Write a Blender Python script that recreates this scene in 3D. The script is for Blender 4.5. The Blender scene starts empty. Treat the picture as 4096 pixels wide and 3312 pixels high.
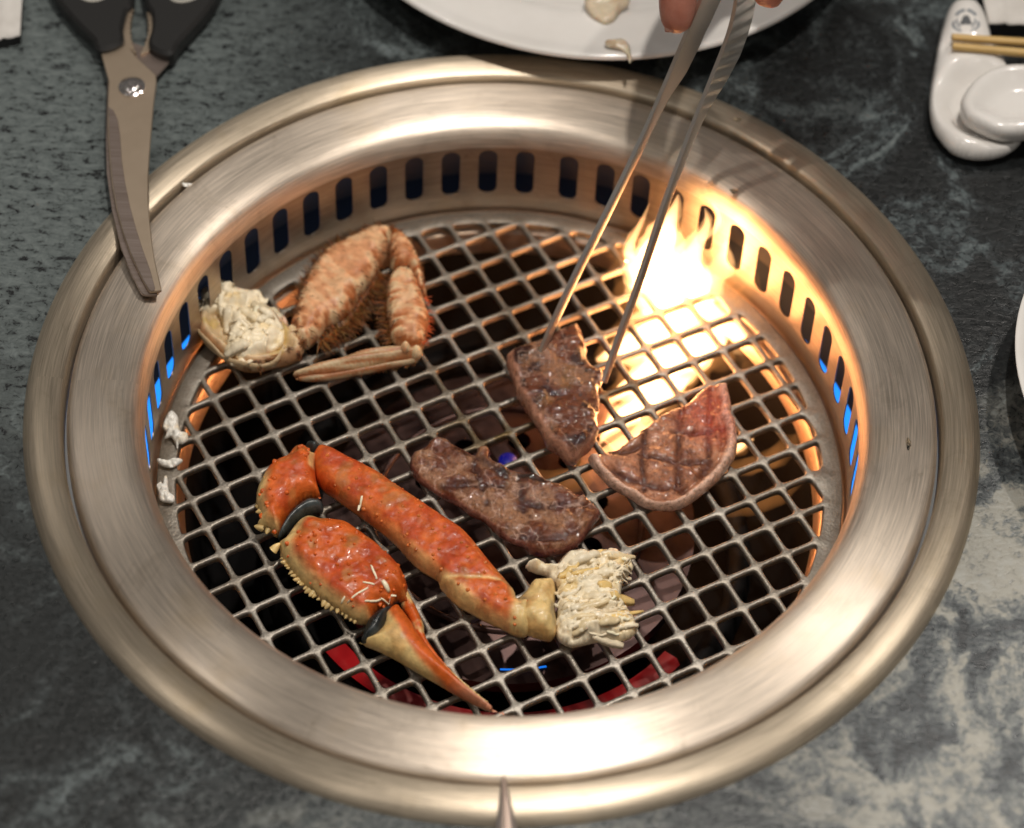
import bpy, bmesh, math, random
import numpy as np
from mathutils import Vector, Matrix, geometry
random.seed(7); rng = np.random.default_rng(7)
sc = bpy.context.scene
COL = sc.collection

# ------------------------------------------------------------------ camera
CAM_D, CAM_EL, CAM_ROLL, CAM_T = 1.17877, 0.92925, 0.04633, (0.00375, -0.00531, 0.0)
CAM_F = 11233.2                                   # focal length in photo pixels (4096 wide)
C0 = Vector((0, -CAM_D * math.cos(CAM_EL), CAM_D * math.sin(CAM_EL)))
FW = (Vector(CAM_T) - C0).normalized()
RT = FW.cross(Vector((0, 0, 1))).normalized(); UP = RT.cross(FW)
RT, UP = (math.cos(CAM_ROLL) * RT + math.sin(CAM_ROLL) * UP), (math.cos(CAM_ROLL) * UP - math.sin(CAM_ROLL) * RT)
cd = bpy.data.cameras.new('camera'); cam = bpy.data.objects.new('camera', cd); COL.objects.link(cam)
cam.matrix_world = Matrix(((RT.x, UP.x, -FW.x, C0.x), (RT.y, UP.y, -FW.y, C0.y), (RT.z, UP.z, -FW.z, C0.z), (0, 0, 0, 1)))
cd.sensor_fit = 'HORIZONTAL'; cd.sensor_width = 36; cd.lens = CAM_F / 4096 * 36
cd.clip_start = 0.05; cd.clip_end = 50
cd.dof.use_dof = True; cd.dof.focus_distance = 1.185; cd.dof.aperture_fstop = 5.0
sc.camera = cam

# ------------------------------------------------------------------ world, lamps, exposure
world = bpy.data.worlds.new('World'); sc.world = world; world.use_nodes = True
bg = world.node_tree.nodes['Background']; bg.inputs[0].default_value = (1.0, 0.95, 0.89, 1); bg.inputs[1].default_value = 0.145
sc.view_settings.view_transform = 'Standard'; sc.view_settings.look = 'None'
sc.view_settings.exposure = 0.0; sc.view_settings.gamma = 1.0; sc.view_settings.use_curve_mapping = False
sc.cycles.volume_bounces = 0
def lamp(name, loc, power, size, color):
    d = bpy.data.lights.new(name, 'POINT'); d.energy = power; d.shadow_soft_size = size; d.color = color
    o = bpy.data.objects.new(name, d); o.location = loc; COL.objects.link(o); return o
for loc, pw in (((0.16, 0.04, 1.55), 51), ((0.62, 0.62, 1.55), 21), ((-0.95, -0.10, 1.55), 9), ((-0.85, 0.95, 1.55), 4), ((0.95, -0.55, 1.55), 4), ((-0.60, -1.00, 1.60), 6)):
    lamp('ceiling_and_fill_lamp', loc, pw, 0.020, (1, 0.935, 0.86))  # dim ones after the main pair are added to brighten the steel ring

# ------------------------------------------------------------------ pixel helpers (a pixel + a height gives a point)
K = 4096 / 2147
def PX(x, y, z):
    d = (x - 2048) / CAM_F * RT - (y - 1656) / CAM_F * UP + FW
    return C0 + d * ((z - C0.z) / d.z)
def V(x, y, z=0.0): return PX(x * K, y * K, z)
ZG, DOME, PITCH, GTH, GOX, GOY, RGRATE = -0.04423, 0.00305, 0.015346, 0.51417, -0.03066, 0.01642, 0.1478
def zgrate(x, y): return ZG - DOME * (x * x + y * y) / 0.0169
def PG(x, y, h):                                   # source pixel -> point h above the grate
    z = ZG + h
    for _ in range(4):
        p = PX(x, y, z); z = zgrate(p.x, p.y) + h
    return PX(x, y, z)
def reg(x0, y0, s, pts): return [(x0 + a / s, y0 + b / s) for a, b in pts]

# ------------------------------------------------------------------ numpy noise
def _hash(ix, iy, iz, seed):
    n = (ix * 374761393 + iy * 668265263 + iz * 2147483647 + seed * 974711) & 0xFFFFFFFF
    n = ((n ^ (n >> 13)) * 1274126177) & 0xFFFFFFFF
    return ((n ^ (n >> 16)) & 0xFFFF) / 32767.5 - 1.0
def vnoise(p, freq=1.0, seed=0):
    p = np.asarray(p, float) * freq; i = np.floor(p).astype(np.int64); f = p - i; f = f * f * (3 - 2 * f)
    r = 0
    for dx in (0, 1):
        for dy in (0, 1):
            for dz in (0, 1):
                w = (f[:, 0] if dx else 1 - f[:, 0]) * (f[:, 1] if dy else 1 - f[:, 1]) * (f[:, 2] if dz else 1 - f[:, 2])
                r = r + w * _hash(i[:, 0] + dx, i[:, 1] + dy, i[:, 2] + dz, seed)
    return r
def fbm(p, freq, seed=0, oct=3, gain=0.5):
    a, s = 1.0, 0
    for k in range(oct):
        s = s + a * vnoise(p, freq * 2 ** k, seed + 17 * k); a *= gain
    return s
def sstep(a, b, x):
    t = np.clip((x - a) / (b - a), 0, 1); return t * t * (3 - 2 * t)
def mixc(a, b, t): return np.asarray(a)[None, :] * (1 - t)[:, None] + np.asarray(b)[None, :] * t[:, None] if np.ndim(a) == 1 else a * (1 - t)[:, None] + np.asarray(b)[None, :] * t[:, None]

# ------------------------------------------------------------------ object helpers
def mesh_obj(name, verts, faces, mat=None, parent=None, smooth=True, col=None, sharp=None):
    me = bpy.data.meshes.new(name); me.from_pydata([tuple(v) for v in verts], [], [tuple(f) for f in faces])
    me.validate()
    bm = bmesh.new(); bm.from_mesh(me); bmesh.ops.recalc_face_normals(bm, faces=bm.faces); bm.to_mesh(me); bm.free()
    if col is not None and len(col) == len(me.vertices):
        a = me.color_attributes.new('Col', 'FLOAT_COLOR', 'POINT')
        c4 = np.ones((len(col), 4), np.float32); c4[:, :3] = np.clip(col, 0.0, 1); a.data.foreach_set('color', c4.ravel())
    if mat: me.materials.append(mat)
    if smooth:
        me.polygons.foreach_set('use_smooth', [True] * len(me.polygons))
        if sharp: me.set_sharp_from_angle(angle=math.radians(sharp))
    o = bpy.data.objects.new(name, me); COL.objects.link(o)
    if parent: o.parent = parent
    return o
def tag(o, label, cat, group=None):
    o['label'] = label; o['category'] = cat
    if group: o['group'] = group
    return o
def thing(name, label, cat, group=None):
    o = bpy.data.objects.new(name, None); o.empty_display_size = 0.01; COL.objects.link(o); return tag(o, label, cat, group)
def settle(root, loc):                             # move a thing's origin to its base, parts stay where they are
    loc = Vector(loc); root.location = loc
    for c in root.children: c.matrix_parent_inverse = Matrix.Translation(-loc)
def lathe(name, prof, mat, parent=None, n=256, closed=False, center=(0, 0), sharp=None, a0=0.0, a1=None):
    full = a1 is None; a1 = a0 + 2 * math.pi if full else a1
    m = len(prof); nn = n if full else n + 1; vs = []; fs = []
    for i in range(nn):
        a = a0 + (a1 - a0) * i / n; c, s = math.cos(a), math.sin(a)
        vs += [(center[0] + r * c, center[1] + r * s, z) for r, z in prof]
    for i in range(n):
        j = (i + 1) % nn
        for k in range(m if closed else m - 1):
            l = (k + 1) % m
            fs.append((i * m + k, j * m + k, j * m + l, i * m + l))
    return mesh_obj(name, vs, fs, mat, parent, True, sharp=sharp)
def smooth_prof(pts, sub=6):
    p = [Vector(q) for q in pts]; out = []
    for i in range(len(p) - 1):
        a, b, c, d = p[max(i - 1, 0)], p[i], p[i + 1], p[min(i + 2, len(p) - 1)]
        for k in range(sub):
            t = k / sub
            out.append(0.5 * ((2 * b) + (c - a) * t + (2 * a - 5 * b + 4 * c - d) * t * t + (3 * b - a - 3 * c + d) * t ** 3))
    out.append(p[-1]); return out
def resample(poly, step, closed=True, cat=True):
    p = [Vector(q) for q in poly]; n = len(p); dense = []
    for i in range(n if closed else n - 1):
        a, b, c, d = (p[(i - 1) % n], p[i], p[(i + 1) % n], p[(i + 2) % n]) if closed else (p[max(i - 1, 0)], p[i], p[i + 1], p[min(i + 2, n - 1)])
        for k in range(12):
            t = k / 12
            dense.append(0.5 * ((2 * b) + (c - a) * t + (2 * a - 5 * b + 4 * c - d) * t * t + (3 * b - a - 3 * c + d) * t ** 3) if cat else b.lerp(c, t))
    if not closed: dense.append(p[-1])
    if closed: dense.append(dense[0])
    L = [0]
    for i in range(1, len(dense)): L.append(L[-1] + (dense[i] - dense[i - 1]).length)
    m = max(3, int(round(L[-1] / step))); out = []; j = 0
    for i in range(m if closed else m + 1):
        s = L[-1] * i / m
        while j < len(L) - 2 and L[j + 1] < s: j += 1
        t = (s - L[j]) / max(L[j + 1] - L[j], 1e-12); out.append(dense[j].lerp(dense[j + 1], t))
    return out
def inside(pts, poly):
    x, y = pts[:, 0], pts[:, 1]; r = np.zeros(len(pts), bool); n = len(poly)
    for i in range(n):
        x1, y1 = poly[i][:2]; x2, y2 = poly[(i + 1) % n][:2]
        if y1 == y2: continue
        c = ((y1 > y) != (y2 > y)) & (x < (x2 - x1) * (y - y1) / (y2 - y1) + x1); r ^= c
    return r
def segdist(pts, poly, closed=True):
    best = np.full(len(pts), 1e9); n = len(poly)
    for i in range(n if closed else n - 1):
        a = np.array(poly[i][:2]); b = np.array(poly[(i + 1) % n][:2]); ab = b - a
        t = np.clip(((pts - a) @ ab) / max(ab @ ab, 1e-18), 0, 1)
        best = np.minimum(best, np.hypot(*(pts - a - t[:, None] * ab).T))
    return best
def inflate(name, outline, mid, top, bot, edge, mat, parent, colf, dispf=None, step=0.0008, iny=0.0, base=None, power=0.5, tilt=None):
    """closed cushion from an outline lying at height mid above the grate (or plane base)"""
    if base is None: pts = [PG(x, y, mid) for x, y in outline]
    else: pts = [PX(x, y, base + mid) for x, y in outline]
    zc = sum(p.z for p in pts) / len(pts) - mid
    o2 = [Vector((p.x, p.y)) for p in resample(pts, step * 1.1)]
    if iny:
        n = len(o2); ctr = sum(o2, Vector((0, 0))) / n; area = sum(o2[i].x * o2[(i + 1) % n].y - o2[(i + 1) % n].x * o2[i].y for i in range(n))
        q = []
        for i in range(n):
            t = o2[(i + 2) % n] - o2[i - 2]; nr = Vector((t.y, -t.x)).normalized() * (1 if area > 0 else -1)
            q.append(o2[i] - Vector((0, nr.y * iny)))
        o2 = q
    P2 = np.array([(p.x, p.y) for p in o2]); lo, hi = P2.min(0), P2.max(0)
    gx, gy = np.meshgrid(np.arange(lo[0], hi[0], step), np.arange(lo[1], hi[1], step * 0.87)); gx[1::2] += step / 2
    g = np.stack([gx.ravel(), gy.ravel()], 1) + rng.normal(0, step * 0.08, (gx.size, 2))
    g = g[inside(g, P2)]; d = segdist(g, P2[::2]); g = g[d > step * 0.6]
    nb = len(P2); allp = np.vstack([P2, g])
    vo, eo, fo, *_ = geometry.delaunay_2d_cdt([Vector(p) for p in allp], [], [list(range(nb))], 1, 1e-7)
    A = np.array([(v.x, v.y) for v in vo]); d = segdist(A, P2[::2]); d[d < 1e-6] = 0
    k = np.clip(d / edge, 0, 1); prof = (1 - (1 - k) ** 2) ** power
    isb = np.zeros(len(A), bool); used = set()
    ekeys = {}
    for f in fo:
        for i in range(3):
            e = tuple(sorted((f[i], f[(i + 1) % 3]))); ekeys[e] = ekeys.get(e, 0) + 1
    for e, c in ekeys.items():
        if c == 1: isb[e[0]] = isb[e[1]] = True
    zb = zc if base is None else base
    zt = mid + (top - mid) * prof; zl = mid - (mid - bot) * prof
    T3 = np.c_[A, zb + zt]; B3 = np.c_[A, zb + zl]
    if base is None:                               # follow the domed grate a little
        T3[:, 2] += [zgrate(x, y) - zc for x, y in A] ; B3[:, 2] += [zgrate(x, y) - zc for x, y in A]
    if dispf is not None:
        dz = dispf(A, d, T3); w = sstep(0, edge * 0.35, d); T3[:, 2] += dz * w
    if tilt is not None:                           # (pivot px point z, axis vector, angle)
        M = tilt
        T3 = np.array([M @ Vector(v) for v in T3]); B3 = np.array([M @ Vector(v) for v in B3])
    idx = np.arange(len(A)); idb = np.where(isb, idx, -1); m = 0; bl = np.zeros(len(A), int)
    bv = []
    for i in range(len(A)):
        if isb[i]: bl[i] = i
        else: bl[i] = len(A) + len(bv); bv.append(B3[i])
    vs = np.vstack([T3, np.array(bv)]) if bv else T3
    fs = [tuple(f) for f in fo] + [tuple(bl[i] for i in reversed(f)) for f in fo if not all(isb[i] for i in f)]
    dall = np.concatenate([d, d[~isb]]); topm = np.concatenate([np.ones(len(A)), np.zeros(len(bv))])
    c = colf(vs, dall, topm)
    return mesh_obj(name, vs, fs, mat, parent, True, col=c)
def plate_with_holes(outer, holes, step=None):
    vs = [Vector(p) for p in outer]; faces = [list(range(len(outer)))]
    for h in holes:
        faces.append(list(range(len(vs), len(vs) + len(h)))); vs += [Vector(p) for p in h]
    vo, eo, fo, ov, oe, of = geometry.delaunay_2d_cdt(vs, [], faces, 0, 1e-8)
    keep = [tuple(f) for f, src in zip(fo, of) if list(src) == [0]]
    inv = {}
    for new, olds in enumerate(ov):
        for q in olds: inv[q] = new
    loops = []; n = len(outer)
    for h in holes: loops.append([inv[i] for i in range(n, n + len(h))]); n += len(h)
    return [(v.x, v.y) for v in vo], keep, loops, [inv[i] for i in range(len(outer))]

# ------------------------------------------------------------------ material helpers
def L(h):                                          # sRGB 0-255 triple -> linear
    return tuple(((c / 255) / 12.92 if c / 255 <= 0.04045 else ((c / 255 + 0.055) / 1.055) ** 2.4) for c in h)
class NT:
    def __init__(s, name):
        s.m = bpy.data.materials.new(name); s.m.use_nodes = True; s.t = s.m.node_tree; s.n = s.t.nodes
        s.b = s.n['Principled BSDF']; s.out = s.n['Material Output']
    def new(s, t, **kw):
        n = s.n.new(t)
        for k, v in kw.items(): setattr(n, k, v)
        return n
    def set(s, **kw):
        for k, v in kw.items():
            k = k.replace('_', ' ')
            i = s.b.inputs[k]
            if hasattr(v, 'is_output'): s.t.links.new(v, i)
            else: i.default_value = (*v, 1) if isinstance(v, tuple) and len(v) == 3 and i.type == 'RGBA' else v
        return s
    def link(s, a, b): s.t.links.new(a, b)
    def coord(s, scale=(1, 1, 1), rot=(0, 0, 0), loc=(0, 0, 0), src='Object'):
        c = s.new('ShaderNodeTexCoord'); m = s.new('ShaderNodeMapping')
        m.inputs['Scale'].default_value = scale; m.inputs['Rotation'].default_value = rot; m.inputs['Location'].default_value = loc
        s.link(c.outputs[src], m.inputs[0]); return m.outputs[0]
    def noise(s, vec, scale, detail=4, rough=0.55, dist=0.0, out='Fac'):
        n = s.new('ShaderNodeTexNoise'); n.inputs['Scale'].default_value = scale; n.inputs['Detail'].default_value = detail
        n.inputs['Roughness'].default_value = rough; n.inputs['Distortion'].default_value = dist
        if vec is not None: s.link(vec, n.inputs['Vector'])
        return n.outputs[out]
    def ramp(s, fac, stops, interp='LINEAR'):
        r = s.new('ShaderNodeValToRGB'); e = r.color_ramp.elements; r.color_ramp.interpolation = interp
        while len(e) < len(stops): e.new(0.5)
        for q, (p, c) in zip(e, stops): q.position = p; q.color = (*c, 1) if not isinstance(c, (int, float)) else (c, c, c, 1)
        s.link(fac, r.inputs[0]); return r.outputs[0]
    def mix(s, fac, a, b, mode='MIX'):
        m = s.new('ShaderNodeMix', data_type='RGBA', blend_type=mode)
        for v, i in ((fac, 0), (a, 6), (b, 7)):
            if hasattr(v, 'is_output'): s.link(v, m.inputs[i])
            else: m.inputs[i].default_value = v if i == 0 else (*v, 1)
        return m.outputs[2]
    def math(s, op, a, b=0.0, clamp=False):
        m = s.new('ShaderNodeMath', operation=op, use_clamp=clamp)
        for v, i in ((a, 0), (b, 1)):
            if hasattr(v, 'is_output'): s.link(v, m.inputs[i])
            else: m.inputs[i].default_value = v
        return m.outputs[0]
    def bump(s, h, strength, dist, normal=None):
        b = s.new('ShaderNodeBump'); b.inputs['Strength'].default_value = strength; b.inputs['Distance'].default_value = dist
        s.link(h, b.inputs['Height'])
        if normal is not None: s.link(normal, b.inputs['Normal'])
        s.link(b.outputs[0], s.b.inputs['Normal']); return b.outputs[0]
def simple(name, color, rough=0.5, metal=0.0, **kw):
    t = NT(name); t.set(Base_Color=color, Roughness=rough, Metallic=metal, **kw); return t.m
def brushed(name, color, rough=0.28, aniso=0.75, var=0.35, grease=True):
    t = NT(name)
    tc = t.new('ShaderNodeTexCoord'); sx = t.new('ShaderNodeSeparateXYZ'); t.link(tc.outputs['Object'], sx.inputs[0])
    r = t.math('SQRT', t.math('ADD', t.math('MULTIPLY', sx.outputs[0], sx.outputs[0]), t.math('MULTIPLY', sx.outputs[1], sx.outputs[1])))
    a = t.math('ARCTAN2', sx.outputs[1], sx.outputs[0])
    cb = t.new('ShaderNodeCombineXYZ'); t.link(t.math('MULTIPLY', r, 1.0), cb.inputs[0]); t.link(t.math('MULTIPLY', a, 0.004), cb.inputs[1]); t.link(sx.outputs[2], cb.inputs[2])
    streak = t.noise(cb.outputs[0], 1800, 3, 0.6); broad = t.noise(t.coord((1, 1, 1)), 22, 4, 0.6)
    colr = t.mix(t.ramp(streak, [(0.34, 0.0), (0.66, 1.0)]), tuple(c * 0.74 for c in color), tuple(min(1, c * 1.08) for c in color))
    if grease:
        colr = t.mix(t.ramp(broad, [(0.55, 0.0), (0.75, 0.55)]), colr, (color[0] * 0.80, color[1] * 0.72, color[2] * 0.56))
    spot = t.ramp(t.noise(t.coord((1, 1, 1)), 210, 3, 0.6, 0.8), [(0.66, 0.0), (0.70, 1.0)]); smear = t.ramp(t.noise(t.coord((1, 1, 1), loc=(0.3, 0.1, 0)), 34, 5, 0.7, 1.5), [(0.56, 0.0), (0.66, 1.0)])
    dirt = t.math('ADD', t.math('MULTIPLY', t.math('MULTIPLY', spot, smear), 0.35), t.math('MULTIPLY', smear, 0.16))
    colr = t.mix(dirt, colr, (color[0] * 0.35, color[1] * 0.30, color[2] * 0.22))
    rg = t.math('ADD', t.math('MULTIPLY', streak, 0.18), t.math('ADD', t.math('MULTIPLY', broad, 0.12), rough - 0.12))
    t.set(Base_Color=colr, Metallic=1.0, Roughness=rg, Anisotropic=aniso, Anisotropic_Rotation=0.25)
    tg = t.new('ShaderNodeTangent', direction_type='RADIAL', axis='Z'); t.link(tg.outputs[0], t.b.inputs['Tangent'])
    t.bump(streak, 0.22, 0.0005)
    return t.m

# ================================================================== TABLE (setting)
def table_material():
    t = NT('stone_table'); v = t.coord()
    tc = t.new('ShaderNodeTexCoord'); sx = t.new('ShaderNodeSeparateXYZ'); t.link(tc.outputs['Object'], sx.inputs[0])
    warp = t.new('ShaderNodeVectorMath', operation='MULTIPLY_ADD'); t.link(t.noise(v, 7, 4, 0.55, 0.3, 'Color'), warp.inputs[0])
    warp.inputs[1].default_value = (0.14, 0.14, 0.14); t.link(v, warp.inputs[2])
    big = t.noise(warp.outputs[0], 7.5, 5, 0.6, 0.6)
    vein = t.noise(warp.outputs[0], 15, 6, 0.58, 2.2)
    speck = t.noise(v, 330, 4, 0.65, 0.9)
    sp2 = t.noise(t.coord((1, 2.6, 1), (0, 0, 0.12)), 120, 4, 0.6, 0.5)
    # slabs of tone: light mottled stone to the lower right, dark toward the upper right, even grey-green at the left
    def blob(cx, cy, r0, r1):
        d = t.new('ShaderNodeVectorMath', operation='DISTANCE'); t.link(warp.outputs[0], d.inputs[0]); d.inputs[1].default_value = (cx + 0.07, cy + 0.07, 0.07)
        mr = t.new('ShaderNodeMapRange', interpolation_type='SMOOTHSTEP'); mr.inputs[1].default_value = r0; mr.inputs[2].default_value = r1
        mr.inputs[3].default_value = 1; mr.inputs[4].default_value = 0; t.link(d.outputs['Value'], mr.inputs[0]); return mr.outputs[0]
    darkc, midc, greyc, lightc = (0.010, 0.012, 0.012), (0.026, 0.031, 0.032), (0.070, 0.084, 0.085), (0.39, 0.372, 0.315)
    mott = t.math('ADD', t.math('MULTIPLY', big, 0.6), t.math('MULTIPLY', speck, 0.4))
    base = t.ramp(t.math('ADD', t.math('MULTIPLY', vein, 0.62), t.math('MULTIPLY', speck, 0.38)), [(0.45, darkc), (0.54, midc), (0.595, greyc), (0.69, (0.14, 0.165, 0.17))])
    grey = t.ramp(t.math('ADD', t.math('MULTIPLY', sp2, 0.6), t.math('MULTIPLY', speck, 0.4)), [(0.40, (0.010, 0.011, 0.012)), (0.46, (0.088, 0.104, 0.103)), (0.62, (0.145, 0.168, 0.165))])
    light = t.ramp(t.math('ADD', t.math('MULTIPLY', vein, 0.72), t.math('MULTIPLY', speck, 0.28)), [(0.40, (0.016, 0.020, 0.023)), (0.46, (0.060, 0.072, 0.078)), (0.505, (0.17, 0.185, 0.18)), (0.56, lightc), (0.7, (0.42, 0.42, 0.385))])
    c = base
    c = t.mix(t.math('MULTIPLY', blob(0.30, 0.12, 0.10, 0.24), 0.7), c, t.ramp(t.math('ADD', t.math('MULTIPLY', vein, 0.8), t.math('MULTIPLY', speck, 0.2)), [(0.50, (0.005, 0.006, 0.0065)), (0.55, (0.013, 0.016, 0.018)), (0.60, (0.075, 0.095, 0.10)), (0.68, (0.18, 0.205, 0.20))]))
    c = t.mix(blob(-0.31, 0.16, 0.12, 0.27), c, grey)
    c = t.mix(blob(0.30, -0.21, 0.13, 0.26), c, light)
    c = t.mix(t.math('MULTIPLY', blob(-0.02, -0.28, 0.07, 0.15), 0.8), c, t.mix(0.45, grey, light))
    c = t.mix(t.math('MULTIPLY', blob(-0.235, -0.125, 0.03, 0.075), 0.85), c, t.mix(0.35, darkc, base))  # cast shadow at the lower left, painted in as darker stone
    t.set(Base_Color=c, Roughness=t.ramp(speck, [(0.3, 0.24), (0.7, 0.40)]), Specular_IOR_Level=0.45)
    h = t.math('ADD', t.math('MULTIPLY', speck, 0.5), t.math('MULTIPLY', sp2, 0.5)); t.bump(h, 0.35, 0.0012)
    return t.m
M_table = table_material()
n = 160; vs = []; fs = []
for i in range(n):
    a = 2 * math.pi * i / n; c, s = math.cos(a), math.sin(a); q = 0.8 / max(abs(c), abs(s))
    for r, z in ((0.190, -0.03), (0.190, 0.0), (0.26, 0.0), (0.36, 0.0)): vs.append((r * c, r * s, z))
    vs += [(q * c, q * s, 0.0), (q * c, q * s, -0.03)]
for i in range(n):
    j = (i + 1) % n
    for k in range(6): fs.append((i * 6 + k, j * 6 + k, j * 6 + (k + 1) % 6, i * 6 + (k + 1) % 6))
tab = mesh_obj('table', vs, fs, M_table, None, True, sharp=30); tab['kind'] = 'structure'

# ================================================================== GRILL
STEEL = L((198, 180, 158))
M_flange = brushed('brushed_flange_steel', (0.74, 0.635, 0.525), 0.37, 0.87)
M_trim = brushed('brushed_trim_steel', (0.60, 0.505, 0.385), 0.36, 0.87)
M_wall = brushed('slotted_wall_steel', (0.46, 0.385, 0.315), 0.36, 0.5)
t = NT.__new__(NT); t.m = M_wall; t.t = M_wall.node_tree; t.n = t.t.nodes; t.b = t.n['Principled BSDF']
src = t.b.inputs['Base Color'].links[0].from_socket; tc = t.new('ShaderNodeTexCoord'); sx = t.new('ShaderNodeSeparateXYZ'); t.link(tc.outputs['Object'], sx.inputs[0])
soot = t.math('ADD', t.math('MULTIPLY', sx.outputs[2], -26.0), t.math('MULTIPLY', t.noise(t.coord((1, 1, 0.5)), 55, 5, 0.65), 1.1))   # burnt-on grease, thickest near the grate
t.set(Base_Color=t.mix(t.ramp(soot, [(1.0, 0.0), (1.9, 0.65)]), src, (0.16, 0.130, 0.088)))
grill = thing('table_grill', 'round brushed steel gas grill sunk into the dark stone table', 'grill')
trim = smooth_prof([(0.1836, -0.009), (0.1836, 0.0005), (0.1841, 0.0036), (0.1856, 0.0047), (0.1890, 0.0054), (0.1925, 0.0055), (0.1958, 0.0047), (0.1982, 0.0030), (0.1997, 0.0008), (0.2001, -0.0010)])
lathe('trim_ring', [(p.x, p.y) for p in trim], M_trim, grill, 320)
fl = smooth_prof([(0.15015, -0.0075), (0.1503, -0.0045), (0.1510, -0.0010), (0.1530, 0.0026), (0.1562, 0.0044), (0.1610, 0.0051), (0.1690, 0.0047), (0.1750, 0.0043), (0.1790, 0.0036), (0.1812, 0.0020), (0.1821, -0.0010), (0.1823, -0.009)])
lathe('flange', [(p.x, p.y) for p in fl], M_flange, grill, 320)
# slotted wall, cut in the unrolled sheet then bent
RW = 0.1503; az0 = 94.44; AZ = [az0 + 6.5 * i for i in range(0, 26)] + [88.0 - 0.0] + [80.3 - 6.55 * i for i in range(0, 27)]
outer = [(math.radians(-90 + 360 * i / 240) * RW, z) for z in (-0.0515,) for i in range(241)] + [(math.radians(270 - 360 * i / 240) * RW, -0.006) for i in range(241)]
holes = []; w, z0, z1 = 0.0043, -0.0385, -0.0092
for a in AZ:
    a = (a + 90) % 360 - 90
    if not -86 < a < 266: continue
    cx = math.radians(a) * RW; h = []
    for k in range(9): t = math.pi * k / 8; h.append((cx + w * math.cos(t), z1 - w + w * math.sin(t)))
    for k in range(9): t = math.pi + math.pi * k / 8; h.append((cx + w * math.cos(t), z0 + w + w * math.sin(t)))
    holes.append(h)
pv, pf, loops, ol = plate_with_holes(outer, holes)
def bend(p, r): return (r * math.cos(p[0] / RW), r * math.sin(p[0] / RW), p[1])
N = len(pv); vs = [bend(p, RW) for p in pv] + [bend(p, RW + 0.0005) for p in pv]
fs = list(pf) + [tuple(N + i for i in reversed(f)) for f in pf]
for lp in loops:
    for i in range(len(lp)):
        a, b = lp[i], lp[(i + 1) % len(lp)]; fs.append((a, b, N + b, N + a))
mesh_obj('slotted_wall', vs, fs, M_wall, grill, True, sharp=40)
# duct behind the slots: dark metal above, blue liner below
M_duct = simple('duct_metal', (0.10, 0.075, 0.055), 0.5, 0.6)
t = NT('blue_liner'); t.set(Base_Color=(0.0022, 0.0030, 0.006), Roughness=0.6); M_liner = t.m
lathe('duct_wall', [(0.1520, -0.0072), (0.1640, -0.0085), (0.1643, -0.0405)], M_duct, grill, 160)
lathe('duct_liner', [(0.1644, -0.0400), (0.1644, -0.0645)], M_liner, grill, 160)
t = NT('blue_light'); t.set(Base_Color=(0.0, 0.1, 0.6), Emission_Color=(0.012, 0.27, 1.0), Emission_Strength=1.35); M_blue = t.m
lathe('blue_light_ring', [(0.1645, -0.0640), (0.1645, -0.1150)], M_blue, grill, 160)
# pit below the grate
M_ledge = brushed('pit_ledge_steel', (0.62, 0.47, 0.36), 0.30, 0.6)
M_soot = simple('sooty_steel', (0.0035, 0.003, 0.003), 0.7, 0.0, Specular_IOR_Level=0.12)
led = [(0.1506, -0.0508), (0.1490, -0.0532), (0.1405, -0.0545), (0.1395, -0.0560), (0.1375, -0.066)]
lathe('grate_ledge', led, M_ledge, grill, 200)
lathe('pit_wall', [(0.1380, -0.0655), (0.1340, -0.100), (0.128, -0.128), (0.0, -0.130)], M_soot, grill, 128)
# burner: cap with holes, skirt, glowing ring
t = NT('burner_cap_metal'); v = t.coord(); nn = t.noise(v, 60, 4)
t.set(Base_Color=t.ramp(nn, [(0.35, (0.045, 0.026, 0.024)), (0.65, (0.125, 0.072, 0.062))]), Metallic=0.8, Roughness=t.ramp(nn, [(0.3, 0.34), (0.7, 0.55)])); M_cap = t.m
BC = (0.004, -0.004); RC = 0.083
outer = [(RC * math.cos(2 * math.pi * i / 96), RC * math.sin(2 * math.pi * i / 96)) for i in range(96)]
holes = []
for i in range(10):
    a = 2 * math.pi * (i + 0.35) / 10
    holes.append([(0.040 * math.cos(a) + 0.0052 * math.cos(q), 0.040 * math.sin(a) + 0.0052 * math.sin(q)) for q in [2 * math.pi * k / 14 for k in range(14)]])
pv, pf, loops, ol = plate_with_holes(outer, holes)
N = len(pv)
def capz(x, y):
    r = math.hypot(x, y); return -0.074 - 0.006 * (r / RC) ** 2 - (0.0025 if r > 0.06 else 0.0)
vs = [(BC[0] + x, BC[1] + y, capz(x, y)) for x, y in pv]; fs = list(pf)
for lp in [list(reversed(ol))] + loops:
    b0 = len(vs); vs += [(vs[i][0], vs[i][1], vs[i][2] - 0.007) for i in lp]
    for i in range(len(lp)): j = (i + 1) % len(lp); fs.append((lp[i], lp[j], b0 + j, b0 + i))
mesh_obj('burner_cap', vs, fs, M_cap, grill, True, sharp=35)
lathe('burner_step', [(0.058, -0.0782), (0.0585, -0.0762), (0.0605, -0.0762), (0.061, -0.0790)], M_cap, grill, 96, center=BC)
lathe('burner_body', [(0.072, -0.084), (0.070, -0.118), (0.0, -0.118)], M_soot, grill, 96, center=BC)
t = NT('glowing_ceramic'); nn = t.noise(t.coord(), 26, 3)
t.set(Base_Color=(0.12, 0.02, 0.015), Roughness=0.7, Emission_Color=t.ramp(nn, [(0.38, (0.03, 0.001, 0.002)), (0.66, (0.42, 0.010, 0.012))]), Emission_Strength=0.6); M_glow = t.m
lathe('glowing_ring', [(0.0885, -0.1000), (0.0895, -0.0955), (0.0960, -0.0945), (0.0985, -0.0985)], M_glow, grill, 96, center=BC, a0=math.radians(-142), a1=math.radians(-38))
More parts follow.
